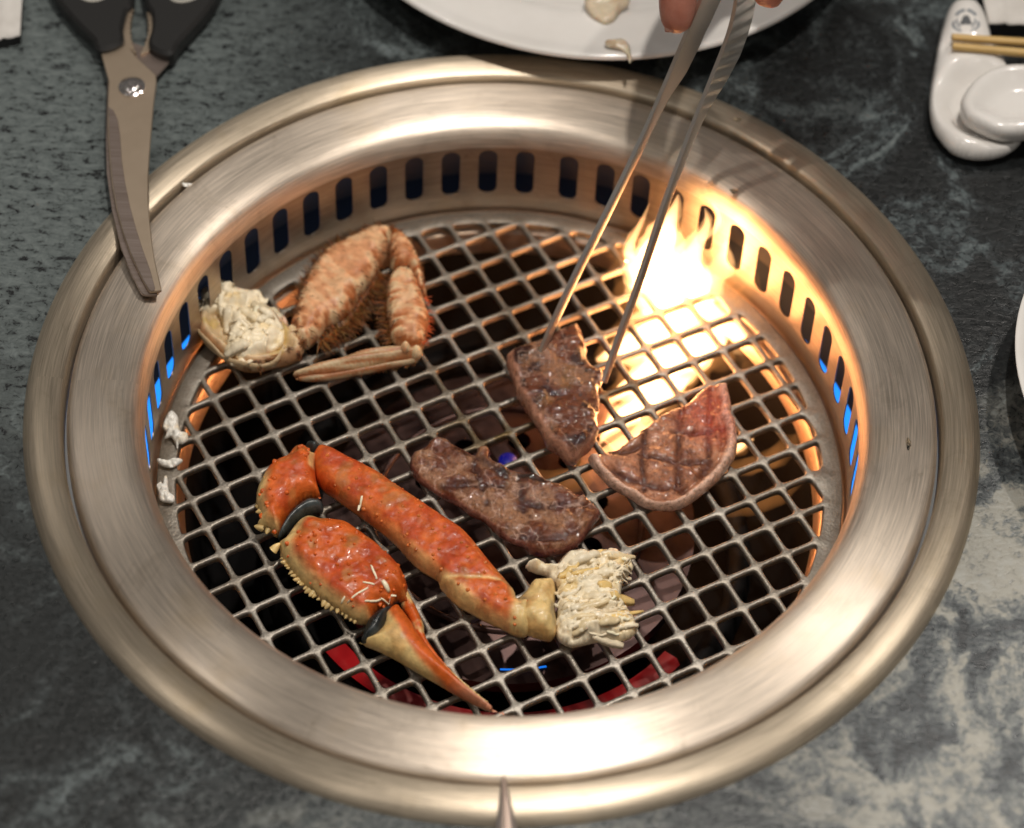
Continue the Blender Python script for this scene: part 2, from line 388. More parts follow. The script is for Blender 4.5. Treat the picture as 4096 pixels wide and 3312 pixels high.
lathe('burner_rim', [(0.0990, -0.104), (0.0995, -0.0935), (0.1075, -0.0915), (0.1100, -0.104)], M_soot, grill, 128, center=BC)
t = NT('blue_disc_glow'); t.set(Base_Color=(0, 0, 0.2), Emission_Color=(0.006, 0.010, 0.22), Emission_Strength=0.3)  # small glowing blue disc set in the cap
p = V(1065, 965, -0.0745)
lathe('blue_disc', [(0.0042, -0.0752), (0.0041, -0.0744), (0.0, -0.0743)], t.m, grill, 20, center=(p.x, p.y))
t = NT('blue_reflection_glow'); t.set(Base_Color=(0, 0, 0.1), Emission_Color=(0.01, 0.22, 1.0), Emission_Strength=0.8)  # glowing strips stand in for blue reflections on the burner cap
for a, r0 in ((-2.02, 0.0705), (-1.45, 0.0755)):
    lathe('blue_reflection_arc', [(r0, -0.0815), (r0 + 0.0018, -0.0808)], t.m, grill, 10, center=BC, a0=a - 0.13, a1=a + 0.13)

# ================================================================== GRATE
def grate():
    c, s = math.cos(GTH), math.sin(GTH); HB = 0.00135; holes = []; RH = 0.1415
    def hole(ci, cj, inset):
        h = PITCH / 2 - inset; rr = RH - inset
        poly = [(-h, -h), (h, -h), (h, h), (-h, h)]
        cx = GOX + PITCH * (c * ci + s * cj); cy = GOY + PITCH * (s * ci - c * cj)
        W = [(cx + x * c + y * s, cy + x * s - y * c) for x, y in poly]
        if all(math.hypot(*q) <= rr for q in W): out = W
        else:
            out = []
            Wd = []
            for i in range(4):
                a, b = W[i], W[(i + 1) % 4]
                for k in range(40): Wd.append((a[0] + (b[0] - a[0]) * k / 40, a[1] + (b[1] - a[1]) * k / 40))
            ins = [q for q in Wd if math.hypot(*q) <= rr]
            if len(ins) < 14: return None
            ang = [math.atan2(*q[::-1]) for q in Wd if math.hypot(*q) <= rr]
            # arc points inside the square
            arc = []
            ac = math.atan2(cy, cx)
            for k in range(-60, 61):
                t = ac + k * 0.0022; x, y = rr * math.cos(t) - cx, rr * math.sin(t) - cy
                if abs(x * c + y * s) < h and abs(x * s - y * c) < h: arc.append((rr * math.cos(t), rr * math.sin(t)))
            pts = ins + arc; mx = sum(q[0] for q in pts) / len(pts); my = sum(q[1] for q in pts) / len(pts)
            pts.sort(key=lambda q: math.atan2(q[1] - my, q[0] - mx)); out = pts
            A = 0.5 * abs(sum(out[i][0] * out[(i + 1) % len(out)][1] - out[(i + 1) % len(out)][0] * out[i][1] for i in range(len(out))))
            if A < (PITCH * 0.42) ** 2: return None
        # rounded corners: resample then smooth
        P = [Vector(q) for q in out]; n = len(P); Ls = [(P[(i + 1) % n] - P[i]).length for i in range(n)]; T = sum(Ls); m = 32; res = []; j = 0; acc = 0
        for k in range(m):
            tgt = T * k / m
            while acc + Ls[j] < tgt: acc += Ls[j]; j += 1
            res.append(P[j].lerp(P[(j + 1) % n], (tgt - acc) / max(Ls[j], 1e-12)))
        for _ in range(3): res = [(res[i - 1] + 2 * res[i] + res[(i + 1) % m]) / 4 for i in range(m)]
        a = sum(res[i].x * res[(i + 1) % m].y - res[(i + 1) % m].x * res[i].y for i in range(m))
        return res if a > 0 else res[::-1]
    H0 = []; H1 = []
    for i in range(-18, 19):
        for j in range(-18, 19):
            a = hole(i - 0.5, j - 0.5, HB * 0.32)
            if a: H0.append(a)
    outer = [(RGRATE * math.cos(2 * math.pi * k / 300), RGRATE * math.sin(2 * math.pi * k / 300)) for k in range(300)]
    pv, pf, loops, ol = plate_with_holes(outer, H0)
    rimz = lambda r: -0.0012 * float(sstep(0.1425, 0.146, np.array([r]))[0])
    zt = lambda x, y: zgrate(x, y) + rimz(math.hypot(x, y))
    vs = [(x, y, zt(x, y)) for x, y in pv]; fs = list(pf)
    for lp in loops + [ol]:
        isout = lp is ol
        P = [Vector(vs[i][:2]) for i in lp]; m = len(lp); prev = lp
        ctr = sum(P, Vector((0, 0))) / m
        for off, dz in ((0.00045, -0.00025), (0.00075, -0.0008), (0.0008, -0.0016), (0.0006, -0.0034)):
            b0 = len(vs); cur = []
            for i in range(m):
                tg = P[(i + 1) % m] - P[i - 1]; nr = Vector((tg.y, -tg.x)).normalized()
                q = P[i] + nr * off * (1 if isout else -1)
                cur.append(len(vs)); vs.append((q.x, q.y, vs[lp[i]][2] + dz))
            for i in range(m): j = (i + 1) % m; fs.append((prev[i], prev[j], cur[j], cur[i]) if isout else (prev[j], prev[i], cur[i], cur[j]))
            prev = cur
    return vs, fs
t = NT('grate_metal'); v = t.coord(); nn = t.noise(v, 38, 4, 0.6, 0.4); fine = t.noise(v, 900, 3, 0.6)
brown = t.math('MULTIPLY', t.ramp(nn, [(0.40, 0.0), (0.60, 1.0)]), 1.0)
d = t.new('ShaderNodeVectorMath', operation='DISTANCE'); t.link(v, d.inputs[0]); d.inputs[1].default_value = (0.015, 0.035, -0.044)
near = t.new('ShaderNodeMapRange', interpolation_type='SMOOTHSTEP'); near.inputs[1].default_value = 0.015; near.inputs[2].default_value = 0.075; near.inputs[3].default_value = 1; near.inputs[4].default_value = 0.30
t.link(d.outputs['Value'], near.inputs[0])
cc = t.mix(t.math('MULTIPLY', brown, near.outputs[0]), t.ramp(fine, [(0.3, (0.29, 0.26, 0.222)), (0.7, (0.43, 0.39, 0.335))]), (0.11, 0.068, 0.020))
char = t.ramp(t.noise(v, 85, 5, 0.7, 0.8), [(0.56, 0.0), (0.66, 1.0)]); cc = t.mix(t.math('MULTIPLY', t.math('MULTIPLY', char, near.outputs[0]), 0.85), cc, (0.030, 0.020, 0.012))
t.set(Base_Color=cc, Metallic=0.7, Roughness=t.ramp(fine, [(0.3, 0.36), (0.7, 0.52)])); t.bump(fine, 0.6, 0.0004); M_grate = t.m
gv, gf = grate()
gr = mesh_obj('cooking_grate', gv, gf, M_grate, None, True, sharp=50)
tag(gr, 'round cast metal grate with square holes set inside the grill', 'grate')

# ================================================================== FLAME
def flame_mat(name, col, strength):
    m = bpy.data.materials.new(name); m.use_nodes = True; nt = m.node_tree; nt.nodes.clear()
    o = nt.nodes.new('ShaderNodeOutputMaterial'); e = nt.nodes.new('ShaderNodeEmission')
    e.inputs[0].default_value = (*col, 1); e.inputs[1].default_value = strength; nt.links.new(e.outputs[0], o.inputs['Volume']); return m
def tongue(name, path, radii, mat, parent, seed, na=18, flat=0.6):
    pts = resample([Vector(p) for p in path], 0.0025, closed=False); n = len(pts); vs = []; fs = []
    Ls = np.linspace(0, 1, n); rr = np.interp(Ls, np.linspace(0, 1, len(radii)), radii)
    for i, p in enumerate(pts):
        t = (pts[min(i + 1, n - 1)] - pts[max(i - 1, 0)]).normalized(); a = t.cross(Vector((0.3, 1, 0.1))).normalized(); b = t.cross(a)
        for k in range(na):
            th = 2 * math.pi * k / na; q = p + a * math.cos(th) * rr[i] + b * math.sin(th) * rr[i] * flat; vs.append(q)
    A = np.array([tuple(v) for v in vs]); dn = np.stack([vnoise(A, 70, seed), vnoise(A, 70, seed + 3), 0.5 * vnoise(A, 70, seed + 5)], 1) * 0.38 + np.stack([vnoise(A, 190, seed + 7), vnoise(A, 190, seed + 9), 0 * A[:, 0]], 1) * 0.25
    A = A + dn * np.repeat(rr, na)[:, None]
    for i in range(n - 1):
        for k in range(na): j = (k + 1) % na; fs.append((i * na + k, i * na + j, (i + 1) * na + j, (i + 1) * na + k))
    fs.append(tuple(range(na))[::-1]); fs.append(tuple((n - 1) * na + k for k in range(na)))
    return mesh_obj(name, A, fs, mat, parent, True)
flame = thing('flame', 'bright yellow white flame flaring up through the grate beside the slotted wall', 'flame')
F_hot = flame_mat('flame_hot', (1.0, 0.52, 0.21), 420)
F_warm = flame_mat('flame_warm', (1.0, 0.34, 0.08), 70)
def vz(x, y, x0, y0, zb):                          # a point straight above the base pixel's ground point, seen at (x,y)
    g = V(x0, y0, zb); best = None
    n_ = Vector((FW.x, FW.y, 0)).normalized()      # plane through g facing the camera
    d_ = (x * K - 2048) / CAM_F * RT - (y * K - 1656) / CAM_F * UP + FW
    return C0 + d_ * ((g - C0).dot(n_) / d_.dot(n_))
B = (1425, 640, -0.058)
F_mid = flame_mat('flame_mid', (1.0, 0.50, 0.19), 190); F_edge = flame_mat('flame_edge', (1.0, 0.38, 0.10), 16)
def nested(name, P_, r, seed, heat=1.0, fl=0.6):
    if heat > 0.5: tongue(name, P_, [q * 0.62 for q in r], F_hot, flame, seed, flat=fl)
    if heat > 0.2: tongue(name, P_, [q * 0.95 for q in r], F_mid, flame, seed + 1, flat=fl)
    tongue(name, P_, [q * 1.35 for q in r], F_edge, flame, seed + 2, flat=fl)
def up(pts, r, seed, heat=1.0): nested('flame_tongue', [vz(x, y, *B) for x, y in pts], r, seed, heat)
up([(1405, 670), (1385, 600), (1378, 545), (1393, 500), (1410, 455), (1422, 408)], [0.010, 0.0160, 0.0165, 0.0110, 0.0052, 0.0006], 1)
up([(1375, 650), (1342, 585), (1322, 535), (1333, 490), (1350, 455), (1362, 425)], [0.004, 0.0060, 0.0055, 0.0032, 0.0018, 0.0003], 11)
up([(1425, 650), (1436, 580), (1452, 530), (1470, 495), (1484, 466), (1478, 436)], [0.008, 0.0125, 0.0105, 0.0056, 0.0034, 0.0004], 21)
up([(1474, 505), (1498, 484), (1508, 458), (1498, 430), (1482, 422)], [0.0008, 0.0020, 0.0022, 0.0017, 0.0004], 27)
up([(1440, 650), (1478, 606), (1504, 565), (1520, 532), (1524, 498)], [0.005, 0.0090, 0.0075, 0.0040, 0.0004], 31, 0.3)
up([(1470, 650), (1508, 615), (1540, 585), (1556, 550), (1566, 515)], [0.004, 0.0060, 0.0045, 0.0020, 0.0004], 37, 0.1)
up([(1500, 655), (1540, 630), (1570, 605), (1590, 570)], [0.003, 0.0050, 0.0040, 0.0004], 43, 0.1)
# body of fire lying under the bars
U = -0.068
def under(pts, r, seed, heat=1.0): nested('flame_body', [V(x, y, U) for x, y in pts], r, seed, heat, 0.65)
under([(1250, 755), (1330, 725), (1400, 690), (1460, 645), (1500, 600)], [0.002, 0.0130, 0.0180, 0.0165, 0.002], 51)
under([(1275, 845), (1340, 800), (1420, 760), (1490, 720), (1560, 685)], [0.002, 0.0130, 0.0165, 0.0130, 0.002], 57)
under([(1258, 930), (1290, 885), (1340, 850), (1400, 820), (1450, 790)], [0.001, 0.0080, 0.0105, 0.0090, 0.001], 63)
under([(1440, 650), (1510, 685), (1570, 730), (1630, 790), (1670, 850)], [0.002, 0.008, 0.009, 0.006, 0.001], 69, 0.3)
under([(1235, 965), (1300, 930), (1360, 900), (1410, 870)], [0.001, 0.006, 0.007, 0.001], 75, 0.3)
under([(1520, 958), (1550, 935), (1580, 920)], [0.001, 0.0048, 0.001], 81)
under([(1440, 990), (1530, 990), (1600, 968), (1660, 932), (1705, 895)], [0.001, 0.004, 0.006, 0.005, 0.001], 87, 0.1)
under([(1500, 1075), (1580, 1060), (1640, 1030), (1690, 1000)], [0.001, 0.004, 0.004, 0.001], 93, 0.1)
under([(1120, 985), (1180, 1005), (1225, 985), (1245, 940)], [0.001, 0.005, 0.005, 0.001], 99, 0.1)
def flight(x, y, z, p, r, col=(1, 0.31, 0.105)):
    d = bpy.data.lights.new('flame_light', 'POINT'); d.energy = p; d.shadow_soft_size = r; d.color = col
    o = bpy.data.objects.new('flame_light', d); o.location = V(x, y, z); COL.objects.link(o); o.parent = flame; return o
flight(1425, 560, -0.022, 0.028, 0.012)
flight(1410, 720, -0.070, 0.16, 0.015)
flight(1330, 850, -0.072, 0.06, 0.010)

# ================================================================== ORGANIC MATERIALS
def organic(name, rough=0.3, sss=0.15, rad=(0.004, 0.0016, 0.0008), bump=0.5, bscale=700, spread=0.25, spec=0.5, coat=0.0, bdist=0.0006):
    t = NT(name); a = t.new('ShaderNodeAttribute', attribute_name='Col'); v = t.coord()
    n1 = t.noise(v, 260, 4, 0.6); n2 = t.noise(v, bscale, 3, 0.6)
    c = t.mix(1.0, a.outputs['Color'], t.ramp(n1, [(0.25, 1 - spread), (0.75, 1 + spread)]), 'MULTIPLY')
    t.set(Base_Color=c, Roughness=t.ramp(n1, [(0.3, rough * 0.7), (0.7, rough * 1.4)]), Subsurface_Weight=sss, Subsurface_Radius=(1, 0.4, 0.2), Subsurface_Scale=rad[0], Specular_IOR_Level=spec, Coat_Weight=coat, Coat_Roughness=0.08)
    t.bump(t.math('ADD', t.math('MULTIPLY', n2, 0.6), t.math('MULTIPLY', n1, 0.6)), bump, bdist); return t.m
t = NT('grilled_meat'); a = t.new('ShaderNodeAttribute', attribute_name='Col'); v = t.coord()
n1 = t.noise(v, 460, 6, 0.7, 0.5); n2 = t.noise(v, 1100, 3, 0.6, 0.3); n3 = t.noise(v, 150, 3, 0.6)
c = t.mix(1.0, a.outputs['Color'], t.ramp(n1, [(0.34, (0.50, 0.42, 0.38)), (0.5, (1, 1, 1)), (0.68, (1.30, 1.30, 1.30))]), 'MULTIPLY')
t.set(Base_Color=c, Roughness=t.ramp(n3, [(0.35, 0.20), (0.65, 0.45)]), Specular_IOR_Level=0.25)
t.bump(t.math('ADD', t.math('MULTIPLY', n2, 0.5), n1), 0.7, 0.0007)
cb = t.new('ShaderNodeBump'); cb.inputs['Strength'].default_value = 0.6; cb.inputs['Distance'].default_value = 0.0006; t.link(t.noise(v, 420, 2, 0.45, 0.4), cb.inputs['Height']); t.link(cb.outputs[0], t.b.inputs['Coat Normal'])
t.set(Coat_Weight=0.9, Coat_Roughness=0.06, Coat_IOR=1.45); M_meat = t.m
M_shell = organic('crab_shell', 0.42, 0.05, bump=0.5, bscale=620, spread=0.30, coat=0.12, bdist=0.0008)
M_hairshell = organic('hairy_crab_shell', 0.42, 0.12, bump=0.6, bscale=700, spread=0.22)
M_flesh = organic('crab_flesh', 0.26, 0.0, bump=0.5, bscale=900, spread=0.12)
M_membrane = organic('crab_membrane', 0.3, 0.1, bump=0.2)

# ================================================================== MEAT
BROWN, DARK, PINK, FAT, CHAR = np.array((0.165, 0.046, 0.016)), np.array((0.038, 0.007, 0.0025)), np.array((0.42, 0.075, 0.065)), np.array((0.82, 0.53, 0.40)), np.array((0.020, 0.011, 0.008))
TAN = np.array((0.37, 0.178, 0.092))
def gridmark(A, ph, wob, seed):                    # distance to the bars the meat lay on before it was turned
    q = np.c_[A, np.zeros(len(A))]; x = A[:, 0] + 0.0012 * vnoise(q, 120, seed); y = A[:, 1] + 0.0012 * vnoise(q, 120, seed + 5)
    c, s = math.cos(ph), math.sin(ph); u = (x * c + y * s) / PITCH + wob; v = (-x * s + y * c) / PITCH + wob * 0.7
    return np.minimum(np.abs(u - np.round(u)), np.abs(v - np.round(v))) * PITCH
def meat(name, label, outline, top, edge, colf, dispf, **kw):
    o = inflate(name, outline, top * 0.42, top, 0.0004, edge, M_meat, None, colf, dispf, step=0.00055, **kw)
    tag(o, label, 'meat', 'slices of beef on the grate'); return o
# slice held by the tongs
outA = reg(1950, 1250, 2.671, [(230, 450), (330, 385), (500, 330), (640, 300), (720, 240), (930, 145), (985, 190), (1020, 280), (1060, 410), (1050, 470), (1075, 560), (1130, 610), (1220, 635), (1235, 700), (1210, 800), (1180, 840), (1195, 960), (1190, 1060), (1165, 1110), (1175, 1220), (1185, 1290), (1140, 1420), (1080, 1500), (1000, 1560), (930, 1640), (850, 1630), (760, 1540), (640, 1460), (600, 1380), (540, 1260), (460, 1140), (360, 990), (300, 890), (280, 780), (215, 620), (200, 500)])
def colA(v, d, top):
    q = v.copy(); n1 = fbm(q, 160, 1); n2 = fbm(q, 420, 2); n3 = fbm(q, 70, 3)
    c = mixc(BROWN * 0.85, DARK * 0.9, sstep(-0.2, 0.45, n1 + 0.35 * n3)); c = mixc(c, TAN * 0.8, sstep(0.15, 0.6, n3 - 0.3 * n1) * 0.75)
    c = mixc(c, CHAR, sstep(0.35, 0.9, n2 + 0.4 * n1) * 0.7)
    seam = np.abs(fbm(q, 105, 19)); c = mixc(c, FAT * 0.6, np.exp(-(seam / 0.05) ** 2) * 0.5); gold = sstep(0.35, 0.7, vnoise(q, 110, 9)); c = mixc(c, (0.24, 0.11, 0.03), gold * 0.5)
    side = 1 - sstep(0.0004, 0.0026, d); lf = sstep(0.004, -0.010, v[:, 0] - 0.022 + 0.55 * (v[:, 1] - 0.03)); c = mixc(c, (0.46, 0.22, 0.14), np.maximum(side * 0.7, (1 - sstep(0.0015, 0.0040, d + 0.0008 * n1)) * lf * 0.85))
    return mixc(c, PINK, (1 - top) * 0.8)
def dispA(A, d, T):
    return 0.0013 * fbm(T, 130, 4) + 0.0007 * np.abs(fbm(T, 330, 5))
pa = PG(*outA[30], 0.0); tiltA = Matrix.Translation(pa) @ Matrix.Rotation(math.radians(9), 4, Vector((-0.45, 0.9, 0)).normalized()) @ Matrix.Translation(-pa)
meat('beef_slice', 'thick browned beef slice gripped by the tongs', outA, 0.0115, 0.0045, colA, dispA, iny=0.0015, power=0.4)
# slice with the fat rim
outB = reg(2300, 1480, 2.893, [(150, 1030), (230, 990), (330, 965), (400, 945), (490, 930), (540, 890), (640, 810), (720, 760), (770, 700), (900, 620), (1000, 530), (1100, 480), (1200, 430), (1300, 390), (1440, 270), (1540, 200), (1610, 180), (1690, 180), (1750, 220), (1790, 330), (1810, 440), (1805, 520), (1850, 610), (1875, 730), (1875, 900), (1840, 1050), (1760, 1170), (1680, 1280), (1560, 1390), (1440, 1490), (1300, 1590), (1180, 1640), (1060, 1655), (900, 1640), (760, 1590), (640, 1510), (500, 1430), (380, 1350), (280, 1240), (200, 1150)])
rimB = [PG(*q, 0.006) for q in reg(2300, 1480, 2.893, [(150, 1030), (200, 1150), (280, 1240), (380, 1350), (500, 1430), (640, 1510), (760, 1590), (900, 1640), (1060, 1655), (1180, 1640), (1300, 1590), (1440, 1490), (1560, 1390), (1680, 1280), (1760, 1170), (1840, 1050), (1875, 900), (1875, 730), (1850, 610), (1805, 520), (1810, 440), (1770, 260)])]
marksB = [[PG(*q, 0.006) for q in reg(2300, 1480, 2.893, m)] for m in (
    [(1240, 430), (1200, 700), (1190, 1000), (1190, 1400)], [(1560, 250), (1570, 500), (1545, 800), (1540, 1120), (1440, 1250)], [(800, 720), (790, 900), (770, 1100), (800, 1400)],
    [(400, 960), (520, 980), (640, 960), (800, 880)], [(1150, 740), (1350, 760), (1500, 740), (1720, 700)], [(750, 1010), (950, 1040), (1150, 1100), (1350, 1100), (1560, 1080)], [(430, 1180), (600, 1270), (800, 1350), (1000, 1400), (1250, 1420)])]
def markd(A, marks): return np.min([segdist(A, m, False) for m in marks], 0)
def colB(v, d, top):
    A = v[:, :2]; n1 = fbm(v, 200, 1); n3 = fbm(v, 80, 3); rd = segdist(A, rimB, False) + 0.0006 * n1
    c = mixc(TAN * 1.2 + np.array((0.06, 0.01, 0.01)), BROWN * 1.3, sstep(-0.2, 0.7, n1) * 0.65); md = markd(A, marksB) + 0.0004 * n1
    c = mixc(c, (0.085, 0.022, 0.008), np.exp(-(md / 0.0017) ** 2) * 0.97)
    up_ = sstep(0.010, 0.0, A[:, 1] - (A[:, 0] - rimB[0].x) * 0.62 - rimB[0].y - 0.004) ; c = mixc(c, (0.12, 0.030, 0.012), (1 - up_) * 0.55); c = mixc(c, (0.13, 0.035, 0.015), sstep(0.2, 0.7, n3) * 0.5)
    c = mixc(c, FAT * (0.9, 0.88, 0.86), (1 - sstep(0.0036, 0.0056, rd)) * 0.95); rdn = sstep(0.026, 0.006, np.hypot(A[:, 0] - rimB[-2].x + 0.006, A[:, 1] - rimB[-2].y + 0.004)); c = mixc(c, (0.62, 0.085, 0.055), rdn * 0.42)  # red firelight coming through the slice, painted into its upper corner
    return mixc(c, PINK * 1.1, (1 - top) * 0.7)
def dispB(A, d, T):
    rd = segdist(A, rimB, False); md = markd(A, marksB)
    return 0.0014 * np.exp(-((rd - 0.0025) / 0.0020) ** 2) - 0.0013 * np.exp(-(md / 0.0016) ** 2) - 0.0013 * np.exp(-((rd - 0.0062) / 0.0013) ** 2) + 0.0007 * fbm(T, 150, 4) + 0.0005 * fbm(T, 480, 8) + 0.00025 * np.sin(np.arctan2(A[:, 1] - rimB[8].y - 0.02, A[:, 0] - rimB[8].x) * 95) * (rd < 0.005)
meat('beef_slice', 'half moon beef slice with a pale fat rim and brown grill marks', outB, 0.0080, 0.0030, colB, dispB, iny=0.0012)
# long slice
outC = reg(1600, 1700, 2.526, [(100, 380), (140, 280), (200, 250), (260, 230), (300, 170), (370, 135), (440, 150), (540, 200), (640, 250), (720, 290), (770, 300), (780, 250), (840, 225), (900, 245), (910, 300), (900, 345), (960, 370), (1040, 410), (1120, 450), (1240, 480), (1340, 490), (1430, 530), (1500, 560), (1600, 590), (1690, 640), (1780, 700), (1850, 700), (1900, 750), (1960, 810), (2020, 890), (2010, 960), (1930, 1060), (1870, 1150), (1800, 1240), (1700, 1300), (1600, 1330), (1450, 1350), (1330, 1330), (1250, 1260), (1150, 1230), (1050, 1180), (950, 1100), (850, 1000), (700, 930), (600, 850), (480, 790), (380, 730), (250, 640), (170, 580), (110, 480)])
marksC = [[PG(*q, 0.006) for q in reg(1600, 1700, 2.526, m)] for m in (
    [(560, 250), (740, 330), (900, 420), (1040, 520), (1200, 560)], [(430, 660), (600, 640), (820, 630), (1060, 640)], [(740, 380), (760, 500), (830, 660), (880, 820)], [(1040, 470), (1180, 520), (1330, 540), (1450, 580)], [(1210, 640), (1230, 800), (1270, 1000)], [(1250, 830), (1500, 850), (1700, 820), (1850, 840)], [(1100, 1110), (1350, 1180), (1600, 1180), (1780, 1100)])]
def colC(v, d, top):
    A = v[:, :2]; n1 = fbm(v, 190, 21); n3 = fbm(v, 75, 23); md = markd(A, marksC) + 0.0006 * n1
    c = mixc(TAN * 0.85, BROWN * 0.9, sstep(-0.3, 0.6, n1 + 0.5 * n3)); c = mixc(c, DARK, np.exp(-(md / 0.0024) ** 2) * 0.9 * sstep(-0.9, 0.1, n1))
    c = mixc(c, (0.14, 0.045, 0.018), sstep(0.15, 0.7, n3) * 0.5)
    seam = np.abs(fbm(v, 95, 29)); c = mixc(c, FAT * 0.75, np.exp(-(seam / 0.05) ** 2) * 0.55); ch = segdist(A, marksC[3], False); c = mixc(c, CHAR, np.exp(-(ch / 0.0022) ** 2) * sstep(-0.2, 0.5, n1) * 0.9)
    side = 1 - sstep(0.0003, 0.0018, d); c = mixc(c, (0.20, 0.06, 0.05), side * 0.7)
    return mixc(c, PINK * 0.6, (1 - top) * 0.8)
def dispC(A, d, T):
    md = markd(A, marksC); return -0.0011 * np.exp(-(md / 0.0018) ** 2) + 0.0010 * fbm(T, 150, 24) + 0.0006 * fbm(T, 420, 28) + 0.0008 * vnoise(T, 75, 30)
meat('beef_slice', 'long grey brown beef slice lying between the tongs and the orange crab leg', outC, 0.0085, 0.0035, colC, dispC, iny=0.0012)

# ================================================================== KING CRAB
ORANGE, REDO, CREAM, OLIVE, SLATE = np.array((0.66, 0.122, 0.014)), np.array((0.44, 0.046, 0.007)), np.array((0.82, 0.58, 0.24)), np.array((0.40, 0.19, 0.05)), np.array((0.045, 0.055, 0.055))
def spikes(name, pts, mat, parent, stuff=True):     # pts: (pos, dir, length, radius, colour)
    vs = []; fs = []; cs = []
    for p, d, l, r, c in pts:
        d = d.normalized(); a = d.orthogonal().normalized(); b = d.cross(a); i0 = len(vs)
        for h, w in ((-0.3, 1.15), (0.25, 0.95), (0.62, 0.62), (0.9, 0.26)):
            for k in range(7):
                t = 2 * math.pi * k / 7; vs.append(p + d * l * h + (a * math.cos(t) + b * math.sin(t)) * r * w); cs.append(c)
        vs.append(p + d * l); cs.append(c)
        for q in range(3):
            for k in range(7): j = (k + 1) % 7; fs.append((i0 + q * 7 + k, i0 + q * 7 + j, i0 + (q + 1) * 7 + j, i0 + (q + 1) * 7 + k))
        for k in range(7): fs.append((i0 + 21 + k, i0 + 21 + (k + 1) % 7, i0 + 28))
    o = mesh_obj(name, vs, fs, mat, parent, True, col=np.array(cs))
    if stuff: o['kind'] = 'stuff'
    return o
def surface_hit(o, p, d=Vector((0, 0, -1))):
    ok, loc, nrm, _ = o.ray_cast(p, d); return (loc, nrm) if ok else (None, None)
king = thing('king_crab_claw', 'orange red spiny crab leg and claw folded together on the grate', 'crab leg')
def gradcol(a_px, b_px, ca, cb, h=0.008, lo=-1, hi=1, nf=160, amt=1.0):
    a, b = PG(*a_px, h), PG(*b_px, h); ab = np.array((b - a)[:2]); L2 = ab @ ab; a0 = np.array(a[:2])
    return lambda v: ((v[:, :2] - a0) @ ab) / L2
R2 = lambda q: reg(1200, 1500, 1.789, q)
legO = R2([(88, 650), (95, 580), (150, 505), (230, 520), (330, 570), (430, 620), (560, 690), (660, 760), (780, 840), (900, 920), (1020, 1000), (1140, 1080), (1230, 1170), (1300, 1260), (1380, 1360), (1460, 1450), (1530, 1540), (1560, 1600), (1640, 1590), (1680, 1680), (1690, 1760), (1650, 1860), (1580, 1910), (1450, 1851), (1340, 1801), (1230, 1741), (1130, 1681), (1050, 1601), (1000, 1540), (985, 1500), (880, 1440), (800, 1370), (700, 1260), (600, 1170), (480, 1080), (370, 1000), (260, 920), (165, 850), (112, 760)])
lowL = [PG(*q, 0.008) for q in R2([(300, 960), (600, 1190), (880, 1450), (985, 1520), (1050, 1601), (1230, 1741), (1450, 1860), (1640, 1860)])]
endL = [PG(*q, 0.008) for q in R2([(1620, 1560), (1660, 1700), (1600, 1880)])]
bandL = [PG(*q, 0.012) for q in R2([(1040, 1465), (1200, 1480), (1350, 1478), (1530, 1500)])]
ridL = [PG(*q, 0.016) for q in R2([(220, 760), (480, 960), (800, 1230), (1000, 1420), (1300, 1640)])]
def colLeg(v, d, top):
    A = v[:, :2]; n1 = fbm(v, 110, 31); n2 = fbm(v, 420, 33); c = mixc(ORANGE, REDO, sstep(-0.2, 0.6, n1) * 0.75); c = mixc(c, ORANGE * 1.15 + np.array((0.02, 0.05, 0.01)), sstep(0.25, 0.8, n2) * 0.35)
    ld = segdist(A, lowL, False) + 0.0012 * n1; s = sstep(-0.01, 0.035, A[:, 0] - lowL[1].x)
    c = mixc(c, CREAM * 0.95, (1 - sstep(0.002, 0.0075, ld)) * (0.25 + 0.75 * s)); c = mixc(c, CREAM * 0.92, 1 - sstep(0.004, 0.0095, segdist(A, endL, False) + 0.001 * n1))
    c = mixc(c, CREAM * 1.1, np.exp(-(segdist(A, bandL, False) / 0.0009) ** 2) * 0.8)
    c = mixc(c, OLIVE, sstep(0.2, 0.75, fbm(v, 150, 35)) * 0.5); c = mixc(c, (0.40, 0.040, 0.007), sstep(0.25, 0.8, fbm(v, 200, 38)) * 0.45); return mixc(c, CREAM * 0.5, (1 - top) * 0.9)
leg = inflate('upper_leg', legO, 0.0070, 0.0165, 0.0008, 0.0066, M_shell, king, colLeg, lambda A, d, T: 0.0012 * np.exp(-(segdist(A, ridL, False) / 0.0022) ** 2) + 0.0005 * fbm(T, 90, 36) + 0.0003 * fbm(T, 420, 37) - 0.0009 * np.exp(-((segdist(A, bandL, False)) / 0.0012) ** 2), iny=0.0028)
carO = reg(980, 1740, 2.893, [(510, 230), (560, 170), (640, 115), (720, 140), (770, 200), (860, 230), (850, 290), (825, 400), (825, 500), (850, 600), (880, 720), (875, 790), (760, 790), (640, 830), (540, 920), (460, 1050), (400, 1170), (350, 1220), (300, 1170), (160, 1130), (140, 1060), (180, 960), (140, 880), (130, 780), (140, 660), (180, 560), (240, 440), (320, 340), (430, 270)])
lcar = [PG(*q, 0.008) for q in reg(980, 1740, 2.893, [(180, 560), (130, 780), (170, 960), (150, 1100), (300, 1170)])]
rcar = [PG(*q, 0.008) for q in reg(980, 1740, 2.893, [(770, 200), (780, 300), (770, 450)])]
